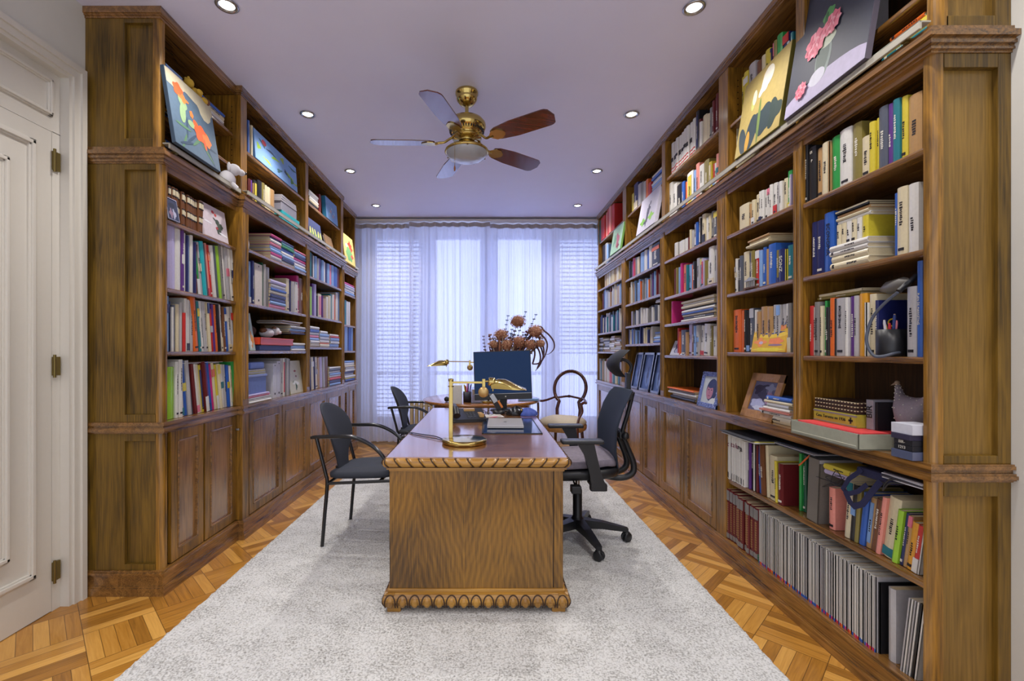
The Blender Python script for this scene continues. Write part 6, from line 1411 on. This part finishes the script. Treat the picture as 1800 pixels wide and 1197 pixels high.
sheets('magazines_flat', 'curled magazines lying on the colourful books at the near end, open cabinet', 'magazines', 1.545, 1.585, .79, .19, .165, 6, .004, [(214, 214, 220), (176, 170, 176), (60, 56, 66)], .006, 5)
r = thing('fabric_bag', 'navy blue bag with hanging straps over the books in the open cabinet', 'bag', (1.52, 1.70, .775), world=True)
NV = plain('navy_fabric', rgb(34, 36, 72), .85, noise=.2, scale=80)
MB().box(1.46, 1.63, 1.64, 1.80, .765, .80, c=.012).build('bag_body', NV, r)
def strap(pts, w=.009):
    P = [Vector(rp3(*p)) for p in pts]; q = MB(); rings = []
    for i, p in enumerate(P):
        d = (P[min(i + 1, len(P) - 1)] - P[max(i - 1, 0)]).normalized(); s = d.cross(Vector((1, 0, 0))).normalized() * w; e = Vector((.0012, 0, 0)); rings.append([p + s - e, p + s + e, p - s + e, p - s - e])
    return q.loft([[tuple(v) for v in rg] for rg in rings], smooth=False)
strap([(1515, 826, 1.45), (1492, 842, 1.435), (1481, 860, 1.43), (1488, 866, 1.43)]).build('strap', NV, r)
strap([(1484, 862, 1.432), (1492, 868, 1.43), (1508, 864, 1.432), (1524, 852, 1.44)]).build('strap', NV, r)
strap([(1486, 864, 1.430), (1494, 882, 1.428), (1501, 890, 1.428), (1516, 886, 1.43), (1535, 862, 1.44), (1548, 846, 1.45)], .012).build('strap', NV, r)
o = MB()
for k, off in enumerate((0, .014)): o.tube([rp3(1552, 862, 1.44), rp3(1556, 850 + k * 6, 1.435), rp3(1566, 843 + k * 6, 1.44), rp3(1590, 845 + k * 6, 1.47), rp3(1612, 850 + k * 6, 1.50)], .0032, 8, smooth_path=5)
o = o.build('power_cord', BLACKP, None, (1.46, 1.6, .78)); tag(o, 'grey twin power cord bulging out beside the navy bag', 'cable')
o = MB(); R = random.Random(6)
pts = [rp3(1435 + 50 * abs(math.sin(i * 1.3)), 826 + 30 * abs(math.sin(i * .9 + .4)), 1.445) for i in range(10)]
o.tube(pts, .0016, 6, smooth_path=6); o = o.build('thin_cable', BLACKP, None, (1.45, 1.9, .74)); tag(o, 'thin black cable tangled round the yellow book, open cabinet', 'cable')
o = MB().tube([rp3(1405, 818, 1.50), rp3(1424, 800, 1.50)], .004, 8).build('orange_pen', BM('or'), None, (1.5, 2.2, .75)); tag(o, 'orange pencil lying on top of the grey binder', 'pencil')
sp_ = MB()
yy0, zz0 = 1.5925, .52
# left shelf oddments
def wl_(px, py, X): Y = X * F / (VX - px); return (-X, Y, EYE - (py - VY) * Y / F)
r = thing('teddy_bear', 'small yellow teddy bear lying on the top loft shelf, nearest left bay', 'soft toy', wl_(343, 158, 1.69), (0, 0, 0))
r.location.z = 2.706; r.scale = (.8, .8, .8)
TB = plain('yellow_plush', rgb(206, 168, 60), .95, noise=.2, scale=200, bump=.5)
q = MB().ball((0, .0, .045), (.04, .055, .042), 14).ball((0, -.07, .085), (.034, .034, .034), 14).ball((0, -.075, .120), .011, 8).ball((-.02, -.075, .116), .010, 8).ball((.03, .06, .03), (.022, .04, .022), 10).ball((-.03, .06, .03), (.022, .04, .022), 10).ball((.045, -.02, .05), (.018, .03, .018), 10)
q.build('plush_body', TB, r); MB().ball((.035, .085, .032), (.022, .02, .024), 10).build('brown_paw', BM('br'), r)
r = thing('plush_dog', 'white plush dog with a dark nose behind the orange flower painting', 'soft toy', wl_(400, 306, 1.66), (0, 0, 0)); r.location.z = 2.2985
WP = plain('white_plush', rgb(214, 212, 216), .95, noise=.12, scale=200, bump=.5)
MB().ball((.0, .0, .055), (.045, .06, .055), 14).ball((.03, .02, .125), (.04, .04, .036), 14).ball((.06, .05, .118), (.022, .03, .020), 10).ball((.02, -.02, .13), (.012, .012, .03), 8).tube([(.02, -.01, .04), (.05, .02, .004)], .016, 8).build('plush_body', WP, r)
MB().ball((.075, .075, .122), .010, 8).ball((.055, .03, .14), .004, 6).build('nose', BLACKP, r)
r = thing('plush_puppy', 'white and brown plush puppy sitting in the red tray, second left bay', 'soft toy', (-1.70, 3.52, 1.358), (0, 0, 0))
MB().ball((0, 0, .035), (.05, .075, .038), 14).ball((.02, .10, .055), (.036, .036, .034), 14).ball((.05, .11, .045), (.018, .016, .014), 10).tube([(.02, .13, .07), (.02, .15, .045)], .010, 8).build('plush_body', WP, r)
MB().ball((.0, -.05, .052), (.03, .035, .024), 10).ball((.02, .08, .078), (.02, .014, .012), 8).ball((.067, .112, .047), .006, 6).build('brown_patches', BM('br'), r)
loc, rz, w = shelf_frame(-1, 1.645, 453, 511, 1.257)
r = thing('storage_box', 'low dark blue box under the red tray, second left bay', 'box', (-1.73, loc[1], 1.2575)); MB().box(-.09, .09, -w / 2 + .02, w / 2 - .02, 0, .040, c=.002).build('box_body', paint((62, 78, 130)), r)
r = thing('plastic_tray', 'bright red orange plastic tray on the blue box, second left bay', 'tray', (-1.725, loc[1], 1.298))
MB().box(-.10, .10, -w / 2, w / 2, 0, .004).box(.096, .10, -w / 2, w / 2, 0, .055, c=.001).box(-.10, -.096, -w / 2, w / 2, 0, .055, c=.001).box(-.10, .10, -w / 2, -w / 2 + .004, 0, .055).box(-.10, .10, w / 2 - .004, w / 2, 0, .055).box(.10, .106, -w / 2, w / 2, .048, .055, c=.002).build('tray_body', plain('red_plastic', rgb(222, 76, 44), .35), r)
MB().box(-.07, .07, -w / 2 + .02, w / 2 - .02, .004, .056).build('tray_contents', BM('bk'), r)
canvas('picture book with a garden cover leaning at the near end, second left bay', -1, 1.65, 439.5, 449.5, 1.257, .27, (176, 196, 190), [(.4, .7, .2, .2, (110, 150, 130), 0, 5), (.6, .3, .25, .2, (216, 150, 80), 0, 3), (.3, .2, .2, .12, (230, 232, 226), 0, 4)], tilt=9, thick=.012, name='picture_book', cat='book')
r = MB().ball((0, 0, .04), (.04, .05, .04), 14).build('knitted_ball', plain('brown_wool', rgb(74, 52, 44), .95, bump=.6), None, (0, 0, 0)); r.location = (-1.76, 3.26, 1.416); tag(r, 'dark brown woollen ball on the puppy end of the tray box', 'ball')
r.location = (-1.73, 3.33, 1.362)
sheets('loose_magazines', 'untidy sheets and magazines on the piles, second left bay', 'papers', -1.74, 3.86, 1.477, .2, .36, 5, .006, [(196, 180, 164), (214, 214, 220), (150, 130, 120)], .02, 7)
sheets('purple_cloths', 'purple and white folded cloths high at the near end, second left bay', 'cloth', -1.76, 3.20, 1.525, .14, .10, 4, .012, [(96, 50, 140), (206, 200, 220)], .004, 8)
bpy.data.objects['purple_cloths'].location = (-1.79, 3.215, 1.2575)
r = thing('plastic_storage_box', 'blue grey lidded storage box on the papers, second left counter', 'box', (-1.765, 3.27, .9475))
MB().box(-.11, .11, -.145, .15, 0, .125, c=.004).build('box_body', paint((104, 122, 176)), r); MB().box(-.116, .116, -.152, .157, .120, .138, c=.004).build('lid', paint((136, 150, 200)), r)
sheets('paper_folders', 'yellow and white folders on the blue grey storage box', 'folders', -1.76, 3.27, 1.087, .2, .29, 4, .009, [(214, 204, 150), (206, 206, 216)], .008, 9)
r = thing('plastic_sleeve', 'blue plastic document wallet on the yellow folders', 'document wallet', (-1.76, 3.26, 1.1245)); MB().box(-.10, .10, -.14, .15, 0, .05, c=.016).build('wallet', paint((120, 144, 210)), r); MB().box(.095, .102, -.13, -.06, .005, .045, c=.003).build('blue_flap', paint((30, 80, 170)), r)
r = MB().ball((0, 0, .03), (.02, .03, .03), 10).build('figurine', BM('pu'), None, (0, 0, 0)); r.location = (-1.66, 3.13, .888); tag(r, 'tiny purple figurine at the near end of second left counter', 'ornament')
r = thing('stone_figure', 'grey and white figure standing at the near end under the second left cornice', 'ornament', (-1.69, 3.155, 1.956)); MB().lathe([(.001, 0), (.035, 0), (.038, .05), (.028, .09), (.03, .12), (.022, .17), (.008, .20), (.001, .205)], n=16).build('figure_body', plain('grey_stone', rgb(140, 140, 154), .7), r); MB().lathe([(.039, .01), (.041, .05), (.034, .075)], n=16).build('white_skirt', WP, r)
# boxes on the second left loft ledge
r = thing('gift_box', 'turquoise box on the second left loft ledge', 'box', (-1.745, 3.86, 2.2985)); MB().box(-.09, .09, -.17, .17, 0, .10, c=.002).build('box_body', paint((30, 176, 186)), r)
r = thing('shoe_box', 'grey cardboard box on the turquoise one', 'box', (-1.745, 3.83, 2.3995)); MB().box(-.085, .085, -.15, .15, 0, .07, c=.002).build('box_body', paint((150, 148, 160)), r)
for i in range(3): flat('notebook', '%s pale notebook on the grey box, second left loft ledge' % ['lowest', 'middle', 'topmost'][i], 'notebook', -1.745, 3.82, 2.4705 + i * .017, .18, .30, .016, (176, 172, 178), .02 * i, 'pale notebooks on the grey box')
r = thing('cardboard_easel', 'brown boards leaning behind the tulips, third left loft ledge', 'boards', (-1.67, 4.93, 2.2985), (0, math.radians(14), math.pi)); MB().box(0, .006, -.12, .12, 0, .21).build('board', paint((170, 130, 84)), r); MB().box(.008, .014, -.11, .13, 0, .19).build('grey_board', paint((150, 146, 150)), r)

sheets('paper_sheets', 'loose white papers lying along the row of books, nearest left counter', 'papers', -1.79, 2.72, 1.176, .17, .40, 3, .0035, [(214, 212, 218), (196, 196, 204)], .02, 21)
sheets('paper_sheaf', 'thin white papers lying over the books on the nearest left middle shelf', 'papers', -1.80, 2.74, 1.548, .15, .34, 2, .003, [(206, 204, 206), (190, 188, 186)], .02, 22)

r = thing('plant_figurine', 'tiny dark green figurine before the first magazines, bottom open shelf', 'ornament', (1.452, 2.42, .1215))
MB().box(-.012, .012, -.02, .02, 0, .006, c=.001).build('base', BM('tn'), r)
q = MB()
for i in range(9): q.ball((.002 * (i % 3 - 1), .012 * math.sin(i * 2.1), .010 + i * .0045), (.004, .007, .004), 8)
q.build('figure', BM('dg'), r)
k = MB().box(-1.655, -1.632, 3.0, 3.004, .730, .744, c=.001).tube([(-1.64, 3.028, .737), (-1.64, 2.99, .737)], .0035, 8).build('cabinet_key', CHROME, None, (-1.63, 3.03, .737)); tag(k, 'small steel key sticking out of the left cabinet corner post', 'key')
# ------------------------------------------------------------------ finish: make labels unique where they ended up equal
seen = {}
for o in sorted([o for o in S.objects if o.parent is None and 'label' in o and o.get('kind') is None], key=lambda o: o.name):
    seen.setdefault(o['label'], []).append(o)
for lab, L in seen.items():
    if len(L) > 1 and 'bundle' not in lab: print('DUP', lab, len(L))
    n = len(lab.split())
    if n > 16 or n < 4: print('LEN', n, lab)
for o in list(bpy.data.objects):
    if '_o' in o: del o['_o']
